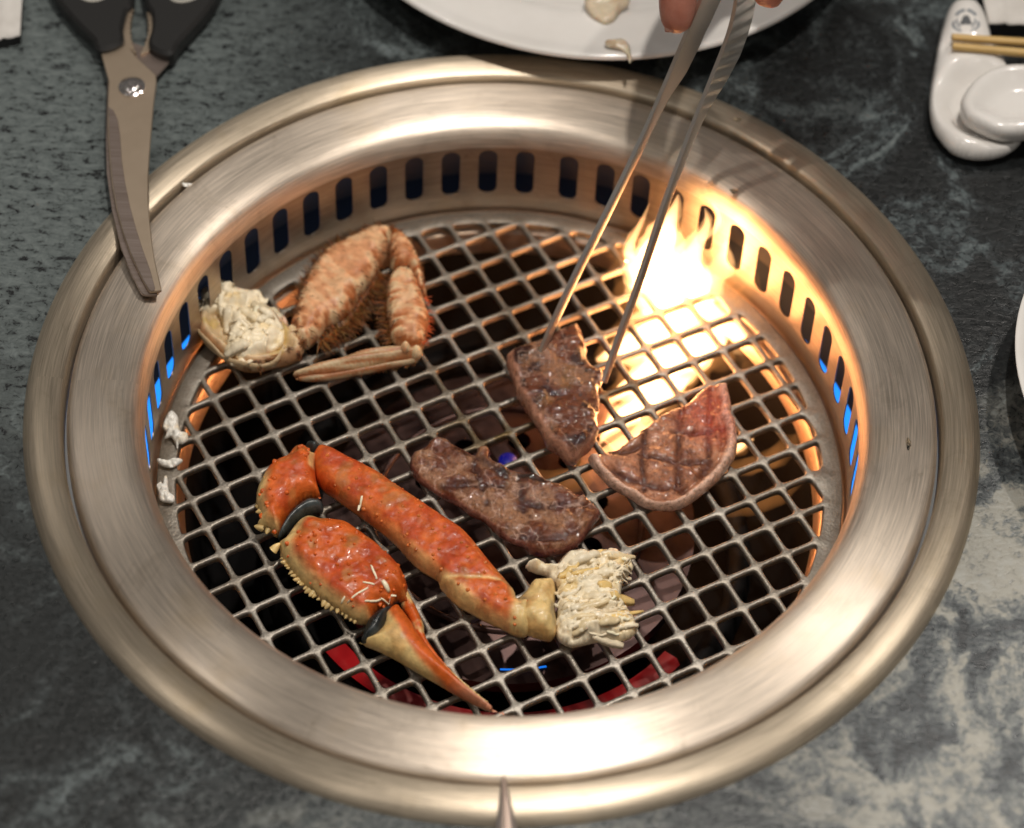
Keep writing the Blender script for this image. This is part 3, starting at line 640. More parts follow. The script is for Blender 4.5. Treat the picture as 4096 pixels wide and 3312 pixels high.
def colCar(v, d, top):
    A = v[:, :2]; n1 = fbm(v, 120, 41); c = mixc(ORANGE, REDO, sstep(-0.3, 0.5, n1) * 0.7); c = mixc(c, OLIVE * 1.0, sstep(0.2, 0.8, fbm(v, 160, 43)) * 0.5)
    c = mixc(c, CREAM * 0.8, 1 - sstep(0.001, 0.006, segdist(A, lcar, False) + 0.001 * n1)); c = mixc(c, CREAM * 0.9, (1 - sstep(0.0005, 0.002, segdist(A, rcar, False))) * 0.7)
    return mixc(c, CREAM * 0.5, (1 - top) * 0.9)
carp = inflate('elbow_shell', carO, 0.0080, 0.0180, 0.0008, 0.0075, M_shell, king, colCar, lambda A, d, T: 0.0007 * fbm(T, 130, 46) + 0.0003 * fbm(T, 420, 47), iny=0.0025)
memO = reg(980, 1740, 2.893, [(890, 800), (740, 770), (620, 840), (510, 940), (430, 1070), (380, 1210), (480, 1130), (580, 1030), (700, 950), (820, 910), (900, 890)])
inflate('joint_membrane', memO, 0.009, 0.0150, 0.003, 0.004, M_membrane, king, lambda v, d, t: mixc(SLATE * 1.2, SLATE * 0.6, sstep(-0.3, 0.5, fbm(v, 300, 5))), step=0.0007)
mem2 = reg(980, 1740, 2.893, [(700, 140), (790, 130), (880, 160), (850, 230), (800, 260), (740, 210)])
inflate('joint_membrane', mem2, 0.006, 0.013, 0.003, 0.003, M_membrane, king, lambda v, d, t: mixc(SLATE * 1.2, SLATE * 0.6, sstep(-0.3, 0.5, fbm(v, 300, 5))), step=0.0007)
C5 = lambda q: reg(1080, 2040, 2.8, q)
clO = C5([(200, 300), (330, 130), (450, 60), (560, 90), (700, 100), (850, 130), (960, 200), (1060, 270), (1180, 360), (1290, 470), (1390, 560), (1490, 700), (1540, 860), (1530, 960), (1560, 1060), (1500, 1090), (1400, 1080), (1340, 1140), (1180, 1200), (1110, 1320), (1000, 1330), (880, 1270), (740, 1180), (600, 1090), (480, 990), (380, 900), (290, 810), (220, 720), (160, 640), (120, 560), (110, 480), (60, 410), (70, 370), (160, 340)])
lcl = [PG(*q, 0.008) for q in C5([(450, 60), (330, 130), (200, 300), (110, 480), (160, 640), (290, 810), (480, 990), (740, 1180), (1000, 1330)])]
dkcl = [PG(*q, 0.008) for q in C5([(420, 960), (560, 1080), (720, 1200), (880, 1310), (1050, 1350)])]
def colCl(v, d, top):
    A = v[:, :2]; n1 = fbm(v, 120, 51); c = mixc(ORANGE * 0.95, REDO, sstep(-0.3, 0.5, n1) * 0.8); c = mixc(c, OLIVE, sstep(0.1, 0.7, fbm(v, 130, 53)) * 0.6)
    ld = segdist(A, lcl, False) + 0.0008 * n1; c = mixc(c, CREAM * 0.88, (1 - sstep(0.0024, 0.0075, ld)) * 0.95)
    dk = segdist(A, dkcl, False); c = mixc(c, SLATE * 1.2, (1 - sstep(0.0005, 0.002, dk)) * 0.8)  # shade under the palm's lower edge, painted in dark grey
    return mixc(c, SLATE, (1 - top) * 0.85)
claw = inflate('claw_palm', clO, 0.0070, 0.0180, 0.0008, 0.0085, M_shell, king, colCl, lambda A, d, T: 0.0010 * fbm(T, 105, 56) + 0.0005 * fbm(T, 400, 57), iny=0.0025)
R3 = lambda q: reg(1200, 2300, 1.789, q)
daO = R3([(700, 215), (730, 250), (790, 330), (850, 430), (920, 520), (1000, 610), (1080, 690), (1160, 770), (1240, 840), (1320, 900), (1400, 960), (1470, 1005), (1380, 1000), (1280, 960), (1160, 900), (1040, 830), (920, 760), (800, 690), (680, 620), (560, 560), (440, 510), (430, 480), (540, 430), (600, 360), (600, 300), (650, 240)])
rda = [PG(*q, 0.008) for q in R3([(690, 230), (740, 330), (800, 450), (900, 570), (1020, 690), (1150, 800), (1300, 910), (1440, 995)])]
def colDa(v, d, top):
    A = v[:, :2]; n1 = fbm(v, 130, 61); c = mixc(CREAM * 0.92, OLIVE * 1.4, sstep(0.0, 0.8, n1) * 0.45)
    rd = segdist(A, rda, False) + 0.0004 * n1; c = mixc(c, ORANGE * 1.0, 1 - sstep(0.0032, 0.0058, rd)); 
    tip = sstep(0.028, 0.012, np.hypot(A[:, 0] - rda[-1].x, A[:, 1] - rda[-1].y)); c = mixc(c, (0.72, 0.42, 0.28), tip * 0.55)
    return mixc(c, CREAM * 0.45, (1 - top) * 0.9)
inflate('claw_finger', daO, 0.0062, 0.0150, 0.0008, 0.0080, M_shell, king, colDa, lambda A, d, T: 0.0004 * fbm(T, 140, 66), iny=0.0012, step=0.0007)
ffO = R3([(760, 110), (800, 170), (850, 270), (885, 360), (895, 430), (960, 540), (1060, 660), (1160, 760), (1270, 850), (1350, 915), (1250, 860), (1150, 790), (1040, 700), (930, 590), (850, 480), (810, 400), (770, 300), (730, 240), (720, 170)])
inflate('claw_finger', ffO, 0.0045, 0.0085, 0.0008, 0.0045, M_shell, king, lambda v, d, t: mixc(mixc(ORANGE, CREAM * 0.9, sstep(0.05, 0.5, fbm(v, 150, 71) + 0.25)), CREAM * 0.5, (1 - t) * 0.8), step=0.0007)
soO = R3([(490, 330), (560, 270), (660, 235), (640, 290), (620, 360), (580, 440), (500, 480), (440, 480), (460, 400)])
inflate('joint_membrane', soO, 0.008, 0.0140, 0.002, 0.005, M_membrane, king, lambda v, d, t: mixc(SLATE * 0.7, SLATE * 0.25, sstep(-0.3, 0.5, fbm(v, 300, 5))), step=0.0007)
# spines and bumps
sp = []
def edge_spikes(px, n, l, r, col, h, out, jit=0.3):
    pts = resample([PG(*q, h) for q in px], 0.0005, closed=False); m = len(pts)
    for k in range(n):
        i = min(m - 2, int((k + 0.5 + random.uniform(-jit, jit)) / n * m)); tg = pts[i + 1] - pts[i]; nr = Vector((tg.y, -tg.x, 0)).normalized() * out
        sc_ = random.uniform(0.5, 1.45); sp.append((pts[i] - nr * 0.0013, nr + Vector((random.gauss(0, 0.25), random.gauss(0, 0.25), random.uniform(-0.1, 0.8))), l * sc_, r * sc_, tuple(np.array(col) * random.uniform(0.85, 1.15))))
edge_spikes(C5([(110, 500), (160, 640), (290, 810), (380, 900)]), 11, 0.0019, 0.0009, CREAM * 0.9, 0.0085, 1)
edge_spikes(C5([(380, 900), (600, 1080), (760, 1170), (960, 1300)]), 12, 0.0016, 0.0009, CREAM * 0.7, 0.0095, 1)
edge_spikes(C5([(90, 430), (70, 400)]), 1, 0.0042, 0.0021, CREAM * 1.05, 0.009, 1)
edge_spikes(C5([(880, 190), (1040, 300), (1160, 390), (1270, 490), (1360, 590), (1450, 720), (1500, 880)]), 11, 0.0026, 0.0016, ORANGE, 0.0125, -1)
edge_spikes(reg(980, 1740, 2.893, [(150, 640), (140, 860), (190, 960), (150, 1090), (300, 1150)]), 9, 0.0022, 0.0012, CREAM * 0.75, 0.009, 1)
edge_spikes(R2([(300, 570), (560, 700), (780, 850), (1020, 1010), (1230, 1190)]), 16, 0.0013, 0.0009, ORANGE, 0.012, -1)
def bumps(o, poly, n, l, r, col):
    P2 = np.array([tuple(PG(*q, 0.014))[:2] for q in poly]); lo, hi = P2.min(0), P2.max(0); k = 0
    while k < n:
        g = rng.uniform(lo, hi)
        if not inside(g[None], P2)[0]: continue
        loc, nr = surface_hit(o, Vector((g[0], g[1], 0.05))); k += 1
        if loc and nr.z > 0.15: sc_ = random.uniform(0.6, 1.3); sp.append((loc, nr, l * sc_, r * sc_, tuple(np.array(col) * random.uniform(0.85, 1.2))))
bumps(claw, clO, 55, 0.0011, 0.0008, ORANGE); bumps(leg, legO, 60, 0.0008, 0.0008, np.array((0.62, 0.16, 0.03))); bumps(carp, carO, 26, 0.0009, 0.0009, ORANGE)
spikes('spines', sp, M_shell, king)
# broken end with white flesh
F5 = lambda q: reg(1900, 2100, 2.684, q)
def colJ(v, d, t): n1 = fbm(v, 150, 81); return mixc(mixc(CREAM * 0.95, OLIVE * 1.3, sstep(0.0, 0.6, n1) * 0.6), SLATE, sstep(0.3, 0.7, fbm(v, 110, 83)) * 0.6)
inflate('joint_shell', F5([(480, 780), (560, 700), (640, 590), (820, 580), (870, 700), (860, 900), (880, 1100), (820, 1270), (660, 1250), (540, 1200), (440, 1130), (420, 950)]), 0.007, 0.0165, 0.0008, 0.0075, M_shell, king, colJ, lambda A, d, T: 0.0011 * vnoise(T, 260, 84) + 0.0004 * fbm(T, 500, 85), iny=0.002)
WHITE, YEL = np.array((0.92, 0.80, 0.58)), np.array((0.88, 0.62, 0.24))
fax = (PG(2180, 2400, 0.01) - PG(2460, 2330, 0.01)); fang = math.atan2(fax.y, fax.x)
def fib(T, ang, seed, fa=90, fb=750):
    c, s = math.cos(ang), math.sin(ang); q = np.c_[(T[:, 0] * c + T[:, 1] * s) * fa, (-T[:, 0] * s + T[:, 1] * c) * fb, T[:, 2] * 200]; return fbm(q, 1.0, seed)
def colF(v, d, t): n1 = fbm(v, 130, 91); n2 = fib(v, fang, 92); c = mixc(WHITE, YEL, sstep(-0.2, 0.5, n1) * 0.8); c = mixc(c, np.array((0.50, 0.32, 0.14)), sstep(0.2, 0.9, n2) * 0.35); c = mixc(c, SLATE * 1.5, sstep(0.55, 0.8, fbm(v, 170, 95)) * 0.45); fr_ = sstep(0.004, 0.0, d); return mixc(c, WHITE * 1.05, fr_ * 0.6)
fl_ = inflate('torn_flesh', F5([(620, 380), (880, 420), (960, 350), (1080, 300), (1290, 290), (1480, 245), (1560, 300), (1640, 330), (1700, 460), (1650, 560), (1580, 660), (1570, 800), (1620, 900), (1690, 980), (1740, 1150), (1640, 1260), (1480, 1280), (1300, 1290), (1050, 1340), (930, 1290), (870, 1200), (870, 1000), (880, 800), (800, 600), (640, 540), (540, 480)]), 0.0055, 0.0140, 0.0008, 0.0060, M_flesh, king, colF, lambda A, d, T: 0.0024 * vnoise(T, 150, 93) - 0.0022 * np.abs(fib(T, fang, 94)) + 0.0012 * fbm(T, 420, 96), iny=0.0015)
def strands(name, o, poly, n, length, width, ang, spread, cols, mat, parent, lift=0.0015, h=0.012):
    P2 = np.array([tuple(PG(*q, h))[:2] for q in poly]); lo, hi = P2.min(0), P2.max(0); k = 0; vs = []; fs = []; cs = []
    tries = 0
    while k < n and tries < n * 30:
        tries += 1; g = rng.uniform(lo, hi)
        if not inside(g[None], P2)[0]: continue
        loc, nr = surface_hit(o, Vector((g[0], g[1], 0.08)))
        if not loc: continue
        k += 1; a = ang + random.gauss(0, spread); dr = Vector((math.cos(a), math.sin(a), random.uniform(-0.1, 0.55))); sd = Vector((-math.sin(a), math.cos(a), 0)); l = length * random.uniform(0.4, 1.3); w = width * random.uniform(0.5, 1.5)
        p = loc - nr * 0.0004; cv = random.uniform(-0.5, 0.5); c = cols[random.randrange(len(cols))]; i0 = len(vs)
        for q in range(6):
            t = q / 5; ww = w * (1 - 0.75 * t); u = nr * ww * 0.8
            for s1, s2 in ((-1, -0.2), (0, 1), (1, -0.2)): vs.append(p + sd * s1 * ww + u * s2); cs.append(c)
            p = p + (dr + sd * cv * (t + 0.2) + Vector((0, 0, -0.7 * t))) .normalized() * l / 5
        for q in range(5):
            for s1 in range(3): s2 = (s1 + 1) % 3; fs.append((i0 + q * 3 + s1, i0 + q * 3 + s2, i0 + q * 3 + 3 + s2, i0 + q * 3 + 3 + s1))
        fs.append((i0 + 15, i0 + 16, i0 + 17))
    o2 = mesh_obj(name, vs, fs, mat, parent, True, col=np.array(cs)); o2['kind'] = 'stuff'; return o2
fleshcols = [tuple(WHITE), tuple(WHITE * 1.08), tuple(WHITE * 0.8 + YEL * 0.2), tuple(WHITE * 0.55 + YEL * 0.4), tuple(WHITE * 1.0)]
def fibres(name, o, poly, n, length, width, ang, spread, cols, mat, parent, lift=0.0004, h=0.012, curl=0.5, wob=0.0006):
    P2 = np.array([tuple(PG(*q, h))[:2] for q in poly]); lo, hi = P2.min(0), P2.max(0); k = 0; vs = []; fs = []; cs = []; tries = 0
    while k < n and tries < n * 30:
        tries += 1; g = rng.uniform(lo, hi)
        if not inside(g[None], P2)[0]: continue
        loc, nr = surface_hit(o, Vector((g[0], g[1], 0.08)))
        if not loc: continue
        k += 1; a = ang + random.gauss(0, spread); l = length * random.uniform(0.45, 1.25); w = width * random.uniform(0.5, 1.6); cv = random.uniform(-curl, curl); c = np.array(cols[random.randrange(len(cols))]) * random.uniform(0.88, 1.08); i0 = len(vs); m = 8
        p = Vector((g[0], g[1])) - Vector((math.cos(a), math.sin(a))) * l * 0.4; z = loc.z; lf = lift * random.uniform(0.2, 2.2); fresh = True
        for q in range(m):
            t = q / (m - 1); hit, nn_ = surface_hit(o, Vector((p.x, p.y, 0.08))); z = hit.z if hit else z - 0.0008
            ww = w * (0.35 + 0.65 * math.sin(math.pi * (0.12 + 0.8 * t))); sd = Vector((-math.sin(a), math.cos(a), 0)); zz = z + lf + wob * math.sin(q * 1.9 + k)
            for s1, s2 in ((-1, -0.35), (-0.35, 0.30), (0.4, 0.28), (1, -0.35)): vs.append(Vector((p.x, p.y, zz)) + sd * s1 * ww + Vector((0, 0, s2 * ww))); cs.append(c)
            a += cv / m; p = p + Vector((math.cos(a), math.sin(a))) * l / (m - 1)
        for q in range(m - 1):
            for s1 in range(4): s2 = (s1 + 1) % 4; fs.append((i0 + q * 4 + s1, i0 + q * 4 + s2, i0 + q * 4 + 4 + s2, i0 + q * 4 + 4 + s1))
        fs += [(i0, i0 + 1, i0 + 2, i0 + 3), tuple(i0 + (m - 1) * 4 + q for q in range(4))]
    o2 = mesh_obj(name, vs, fs, mat, parent, True, col=np.array(cs)); o2['kind'] = 'stuff'; return o2
bundle = F5([(960, 380), (1100, 310), (1290, 300), (1480, 260), (1600, 330), (1660, 460), (1600, 600), (1560, 780), (1600, 900), (1670, 1000), (1710, 1150), (1600, 1240), (1300, 1270), (1050, 1310), (930, 1250), (890, 1000), (900, 750)])
fibres('flesh_fibres', fl_, bundle, 46, 0.0125, 0.0020, fang + math.pi, 0.16, fleshcols + [tuple(YEL * 0.95)], M_flesh, king, lift=0.00002, wob=0.0001)
fibres('flesh_fibres', fl_, F5([(1480, 280), (1640, 340), (1690, 460), (1600, 660), (1580, 820), (1690, 1000), (1730, 1150), (1600, 1230), (1450, 1200), (1450, 600)]), 46, 0.0050, 0.00080, fang + math.pi, 0.6, [tuple(WHITE * 1.1), tuple(WHITE)], M_flesh, king, lift=0.0001, curl=1.2, wob=0.0003)

# ================================================================== HAIRY CRAB
H1 = lambda q: reg(700, 800, 1.952, q)
hc = thing('hairy_crab_leg', 'pinkish brown bristly crab leg with a torn open white end', 'crab leg')
SAL, RUST, CRM, HBR = np.array((0.76, 0.39, 0.195)), np.array((0.46, 0.12, 0.022)), np.array((0.72, 0.53, 0.31)), np.array((0.16, 0.055, 0.012))
def ridge(v, ang, seed, fr): return fib(v, ang, seed + 2, fr * 0.45, fr)
def colH(seed, ridge_ang, fr=420, rust=0.5, pale=0.5):
    def f(v, d, top):
        n1 = fbm(v, 130, seed); r_ = ridge(v, ridge_ang, seed, fr); e = 1 - sstep(0.002, 0.008, d)
        c = mixc(SAL, RUST, sstep(-0.2, 0.6, n1) * rust); c = mixc(c, RUST * 0.8, sstep(0.05, -0.5, r_) * (0.30 + 0.6 * e)); c = mixc(c, CRM * 1.08, sstep(0.0, 0.4, r_) * (0.35 + pale * e))
        c = mixc(c, RUST * 0.7, sstep(0.35, 0.8, fbm(v, 520, seed + 5)) * 0.4); return mixc(c, CRM * 0.6, (1 - top) * 0.8)
    return f
def reliefH(seed, ang, fr, amp=0.0007):
    return lambda A, d, T: 0.0004 * fbm(T, 170, seed + 1) + amp * ridge(T, ang, seed, fr) * (0.35 + 0.65 * (1 - sstep(0.002, 0.008, d)))
meO = H1([(960, 790), (990, 700), (1040, 600), (1090, 510), (1180, 410), (1280, 340), (1400, 290), (1480, 240), (1580, 215), (1690, 225), (1700, 330), (1670, 380), (1650, 440), (1640, 480), (1590, 560), (1550, 640), (1480, 720), (1430, 800), (1370, 900), (1310, 960), (1240, 1000), (1180, 1030), (1130, 1090), (1060, 1160), (990, 1190), (940, 1130), (940, 1050), (900, 1000), (930, 900)])
hme = inflate('upper_leg', meO, 0.0070, 0.0165, 0.0008, 0.0072, M_hairshell, hc, colH(101, 2.4, 330, 0.18), reliefH(101, 2.4, 330), iny=0.0028)
caO = H1([(1690, 240), (1770, 265), (1840, 340), (1890, 430), (1930, 540), (1950, 650), (1965, 780), (1900, 740), (1860, 640), (1800, 580), (1720, 580), (1690, 500), (1670, 400)])
hca = inflate('elbow_shell', caO, 0.0065, 0.016, 0.0008, 0.007, M_hairshell, hc, colH(111, 0.4, 380, 0.9), reliefH(111, 0.4, 380), iny=0.002)
prO = H1([(1670, 640), (1730, 560), (1820, 550), (1890, 620), (1930, 730), (1960, 840), (1990, 930), (1975, 1040), (1945, 1130), (1910, 1200), (1850, 1200), (1760, 1170), (1690, 1110), (1670, 1000), (1650, 900), (1650, 780), (1655, 700)])
hpr = inflate('lower_leg', prO, 0.0060, 0.0150, 0.0008, 0.0058, M_hairshell, hc, colH(121, 0.1, 430, 0.6, 0.6), reliefH(121, 0.1, 430, 0.0008), iny=0.002)
dcO = H1([(1920, 1180), (1900, 1245), (1820, 1275), (1700, 1295), (1550, 1335), (1400, 1365), (1250, 1395), (1100, 1410), (950, 1400), (910, 1382), (960, 1345), (1100, 1300), (1250, 1260), (1400, 1220), (1550, 1180), (1680, 1160), (1800, 1165)])
dang = 0.22
def colDc(v, d, top): n2 = fib(v, dang, 131, 40, 900); c = mixc(CRM * 0.85, np.array((0.42, 0.15, 0.05)), sstep(-0.2, 0.4, n2) * 0.9); return mixc(c, HBR, (1 - top) * 0.7)
d1O = H1([(1925, 1175), (1905, 1230), (1820, 1248), (1700, 1262), (1550, 1296), (1400, 1325), (1250, 1352), (1100, 1370), (960, 1376), (915, 1372), (960, 1345), (1100, 1300), (1250, 1260), (1400, 1220), (1550, 1180), (1680, 1160), (1800, 1160)])
d2O = H1([(1910, 1225), (1895, 1262), (1800, 1288), (1690, 1312), (1550, 1345), (1400, 1372), (1250, 1400), (1100, 1415), (980, 1408), (940, 1396), (1100, 1372), (1250, 1356), (1400, 1330), (1550, 1300), (1700, 1266), (1820, 1250)])
inflate('leg_tip', d1O, 0.004, 0.0090, 0.0006, 0.0040, M_hairshell, hc, colDc, lambda A, d, T: 0.0008 * fib(T, dang, 132, 40, 800), step=0.0006)
inflate('leg_tip', d2O, 0.003, 0.0062, 0.0004, 0.0030, M_hairshell, hc, lambda v, d, t: colDc(v, d, t) * 0.8, lambda A, d, T: 0.0006 * fib(T, dang, 134, 40, 800), step=0.0006)
def knuckle(cx, cy, rx, ry, h, top, seed, col=None): 
    o_ = H1([(cx + rx * math.cos(k * 0.5236), cy + ry * math.sin(k * 0.5236)) for k in range(12)])
    return inflate('leg_joint', o_, h, top, 0.001, top * 0.55, M_hairshell, hc, lambda v, d, t: mixc(CRM * 1.05 if col is None else np.array(col), SAL * 0.9, sstep(0.0, 0.6, fbm(v, 200, seed))), lambda A, d, T: 0.0006 * vnoise(T, 300, seed + 1), step=0.0007)
knuckle(920, 1080, 70, 80, 0.006, 0.0135, 161); knuckle(950, 1170, 60, 55, 0.005, 0.0115, 163); knuckle(1050, 1010, 105, 85, 0.007, 0.0165, 165, SAL * 1.1); knuckle(1655, 300, 48, 70, 0.007, 0.0175, 167)
knuckle(1800, 1160, 40, 36, 0.008, 0.0150, 169); knuckle(1885, 1200, 50, 45, 0.005, 0.0120, 171); knuckle(1740, 520, 60, 40, 0.006, 0.0150, 173)
coO = H1([(180, 950), (200, 1060), (260, 1150), (340, 1220), (440, 1300), (540, 1340), (660, 1340), (780, 1310), (900, 1280), (985, 1225), (1000, 1130), (930, 1040), (880, 980), (820, 880), (700, 830), (450, 780), (260, 830)])
def colCo(v, d, top): n1 = fbm(v, 150, 141); return mixc(mixc(CRM * 0.95, YEL * 0.7, sstep(0, 0.6, n1)), RUST, (1 - sstep(0.0008, 0.003, d)) * 0.45)
def dispCo(A, d, T): return -0.006 * sstep(0.002, 0.007, d) + 0.0008 * fbm(T, 220, 142)
hco = inflate('hip_shell', coO, 0.007, 0.0135, 0.0006, 0.0045, M_hairshell, hc, colCo, dispCo, iny=0.002)
fhO = H1([(150, 820), (210, 780), (300, 640), (370, 620), (480, 690), (640, 730), (670, 800), (720, 850), (850, 900), (880, 980), (860, 1060), (830, 1150), (700, 1230), (540, 1290), (430, 1230), (400, 1130), (440, 1060), (400, 960), (330, 900), (250, 930), (190, 900)])
def colFh(v, d, t): n1 = fbm(v, 140, 151); c = mixc(WHITE * 1.05, YEL * 0.95, sstep(0.15, 0.8, n1) * 0.6); return mixc(c, np.array((0.55, 0.14, 0.08)), sstep(0.55, 0.8, fbm(v, 120, 155)) * 0.5)
hfl = inflate('torn_flesh', fhO, 0.0095, 0.0165, 0.004, 0.006, M_flesh, hc, colFh, lambda A, d, T: 0.0038 * vnoise(T, 140, 152) - 0.0030 * np.abs(fbm(T, 150, 153)) + 0.0006 * fbm(T, 500, 154), iny=0.0015)
hp = H1([(200, 810), (300, 660), (370, 640), (480, 700), (640, 740), (700, 850), (850, 910), (850, 1060), (800, 1150), (600, 1250), (450, 1200), (420, 1020), (260, 900)])
fibres('flesh_fibres', hfl, hp, 20, 0.0120, 0.0026, 2.45, 0.5, [tuple(WHITE), tuple(WHITE * 1.06), tuple(WHITE * 0.75 + YEL * 0.2)], M_flesh, hc, lift=0.0003, curl=1.6, wob=0.0006)
fibres('flesh_fibres', hfl, hp, 12, 0.0060, 0.00080, 2.45, 1.3, [tuple(WHITE * 1.05), tuple(WHITE), tuple(WHITE * 0.8 + YEL * 0.15)], M_flesh, hc, lift=0.0004, curl=1.8, wob=0.0005)
# thin torn shell membrane standing around the open end
def ribbon(name, px, h0, h1, mat, parent, col, th=0.0005):
    pts = resample([PG(*q, h0) for q in px], 0.0012, closed=False); vs = []; fs = []; cs = []
    for i, p in enumerate(pts):
        tg = pts[min(i + 1, len(pts) - 1)] - pts[max(i - 1, 0)]; nr = Vector((tg.y, -tg.x, 0)).normalized()
        hh = (h1 - h0) * (0.8 + 0.22 * math.sin(i * 0.37) + 0.08 * random.random())
        for z, o_ in ((0, 0), (hh * 0.6, 0.0008), (hh, 0.0004)):
            q = p + Vector((0, 0, z)) + nr * o_; vs += [q - nr * th / 2, q + nr * th / 2]; cs += [col, col]
    for i in range(len(pts) - 1):
        a, b = i * 6, i * 6 + 6
        for u_, w_ in ((0, 2), (2, 4), (4, 5), (5, 3), (3, 1)): fs.append((a + u_, a + w_, b + w_, b + u_))
    return mesh_obj(name, vs, fs, mat, parent, True, col=np.array(cs))
ribbon('shell_edge', H1([(200, 830), (178, 950), (200, 1060), (260, 1150), (340, 1215), (440, 1290), (540, 1325), (660, 1325), (790, 1290), (850, 1200)]), 0.006, 0.0125, M_flesh, hc, tuple(CRM * 0.9))
# bristles
def bristles(name, o, poly, n, length, mat, parent, ax, cols, h=0.01, edge_bias=True, rad=0.00022):
    P2 = np.array([tuple(PG(*q, h))[:2] for q in poly]); lo, hi = P2.min(0), P2.max(0); vs = []; fs = []; cs = []; k = 0; tries = 0
    while k < n and tries < n * 40:
        tries += 1; g = rng.uniform(lo - 0.001, hi + 0.001)
        if not inside(g[None], P2)[0]: continue
        e = segdist(g[None], P2)[0]
        if edge_bias and random.random() > math.exp(-e / 0.0014) + 0.003: continue
        loc, nr = surface_hit(o, Vector((g[0], g[1], 0.08)))
        if not loc: continue
        k += 1; dr = (nr * 0.8 + Vector(ax) * 0.7 + Vector((random.gauss(0, 0.3), random.gauss(0, 0.3), random.gauss(0, 0.2)))).normalized()
        if edge_bias:
            q = P2[np.argmin(np.hypot(*(P2 - g).T))]; ov = Vector((q[0] - g[0], q[1] - g[1], 0)); 
            if ov.length > 1e-6: dr = (dr * 0.7 + ov.normalized() * 1.3 + Vector((0, 0, -0.25))).normalized()
        l = length * random.uniform(0.4, 1.3); a = dr.orthogonal().normalized(); b = dr.cross(a); c = cols[random.randrange(len(cols))]; i0 = len(vs)
        bend_ = Vector((random.gauss(0, 0.15), random.gauss(0, 0.15), -0.12)) * l
        for t, w in ((0, 1), (0.55, 0.7)):
            for q in range(3): th = 2 * math.pi * q / 3; vs.append(loc - nr * 0.0003 + dr * l * t + bend_ * t * t + (a * math.cos(th) + b * math.sin(th)) * rad * w); cs.append(c)
        vs.append(loc + dr * l + bend_); cs.append(c)
        for q in range(3): j = (q + 1) % 3; fs += [(i0 + q, i0 + j, i0 + 3 + j, i0 + 3 + q), (i0 + 3 + q, i0 + 3 + j, i0 + 6)]
    o2 = mesh_obj(name, vs, fs, mat, parent, True, col=np.array(cs)); o2['kind'] = 'stuff'; return o2
hcol = [tuple(HBR * 0.7), tuple(HBR * 1.4), tuple(RUST * 0.7), (0.24, 0.12, 0.03), tuple(HBR * 0.4)]
M_hair = organic('crab_bristle', 0.45, 0.0, bump=0.0, spread=0.1)
bristles('bristles', hme, meO, 480, 0.0036, M_hair, hc, (0.35, -0.55, 0.1), hcol)
bristles('bristles', hpr, prO, 170, 0.0024, M_hair, hc, (0.0, -0.5, 0.1), hcol)
bristles('bristles', hca, caO, 160, 0.0024, M_hair, hc, (0.4, -0.2, 0.2), hcol)
bristles('bristles', hco, H1([(400, 1270), (540, 1325), (660, 1330), (780, 1305), (900, 1270), (985, 1220), (990, 1120), (900, 1180), (760, 1240), (560, 1280), (440, 1230)]), 380, 0.0040, M_hair, hc, (0.1, -0.9, -0.3), hcol)
# spiny fringe between the two segments, hanging from the lower edge
def fringe(px, n, l, ax, h, col):
    pts = resample([PG(*q, h) for q in px], 0.0004, closed=False)
    for k in range(n):
        p = pts[random.randrange(len(pts))]; d = (Vector(ax) + Vector((random.gauss(0, 0.3), random.gauss(0, 0.3), random.gauss(0, 0.35)))).normalized()
        yield p, d, l * random.uniform(0.5, 1.3), 0.00022, col[random.randrange(len(col))]
fr = list(fringe(H1([(1600, 560), (1540, 680), (1440, 820), (1340, 960), (1240, 1020), (1120, 1120)]), 620, 0.0080, (0.55, -0.75, -0.1), 0.006, hcol)) + \
     list(fringe(H1([(1660, 700), (1655, 850), (1675, 1000), (1700, 1100)]), 260, 0.0055, (-0.9, -0.35, 0.0), 0.006, hcol)) + \
     list(fringe(H1([(1960, 760), (1985, 900), (1975, 1020), (1945, 1130)]), 34, 0.0030, (0.9, -0.3, 0.2), 0.008, [(0.55, 0.10, 0.02)])) + \
     list(fringe(H1([(960, 780), (1040, 600), (1180, 410), (1400, 290)]), 130, 0.0045, (-0.7, 0.6, 0.3), 0.008, hcol)) + \
     list(fringe(H1([(1880, 1270), (1600, 1325), (1300, 1385)]), 120, 0.0016, (0, -0.9, -0.3), 0.002, hcol))
spikes('bristle_fringe', fr, M_hair, hc)

# ================================================================== CRUMBS OF CRAB MEAT
def crumb(name, label, outline, h, seed, group='white crumbs of crab meat', base=None, mat=None):
    o = inflate(name, outline, h * 0.4, h, 0.0002, h * 0.8, mat or M_flesh, None, lambda v, d, t: mixc(np.array((0.95, 0.92, 0.84)), YEL * 1.0, sstep(0.3, 0.9, fbm(v, 160, seed)) * 0.45), lambda A, d, T: 0.0009 * vnoise(T, 480, seed + 1) + 0.0010 * fbm(T, 900, seed + 2), step=0.0005, base=base)
    return tag(o, label, 'crab meat', group)
Q = lambda q: reg(600, 1500, 2.17, q)
crumb('crab_crumb', 'biggest white lump of crab meat on the grate rim', Q([(125, 400), (160, 330), (200, 320), (240, 360), (250, 430), (270, 500), (325, 510), (330, 560), (290, 600), (250, 600), (240, 645), (220, 600), (180, 540), (130, 555), (140, 500), (110, 460)]), 0.0055, 201)
crumb('crab_crumb', 'thin curved strip of crab meat on the grate rim', Q([(60, 730), (100, 735), (150, 745), (200, 725), (270, 730), (285, 750), (240, 785), (180, 808), (110, 795), (70, 770)]), 0.0035, 211)
crumb('crab_crumb', 'forked white scrap of crab meat on the grate rim', Q([(55, 960), (95, 930), (110, 950), (120, 890), (150, 890), (160, 980), (170, 1020), (215, 1060), (200, 1110), (120, 1105), (80, 1080), (70, 1010)]), 0.0045, 221)
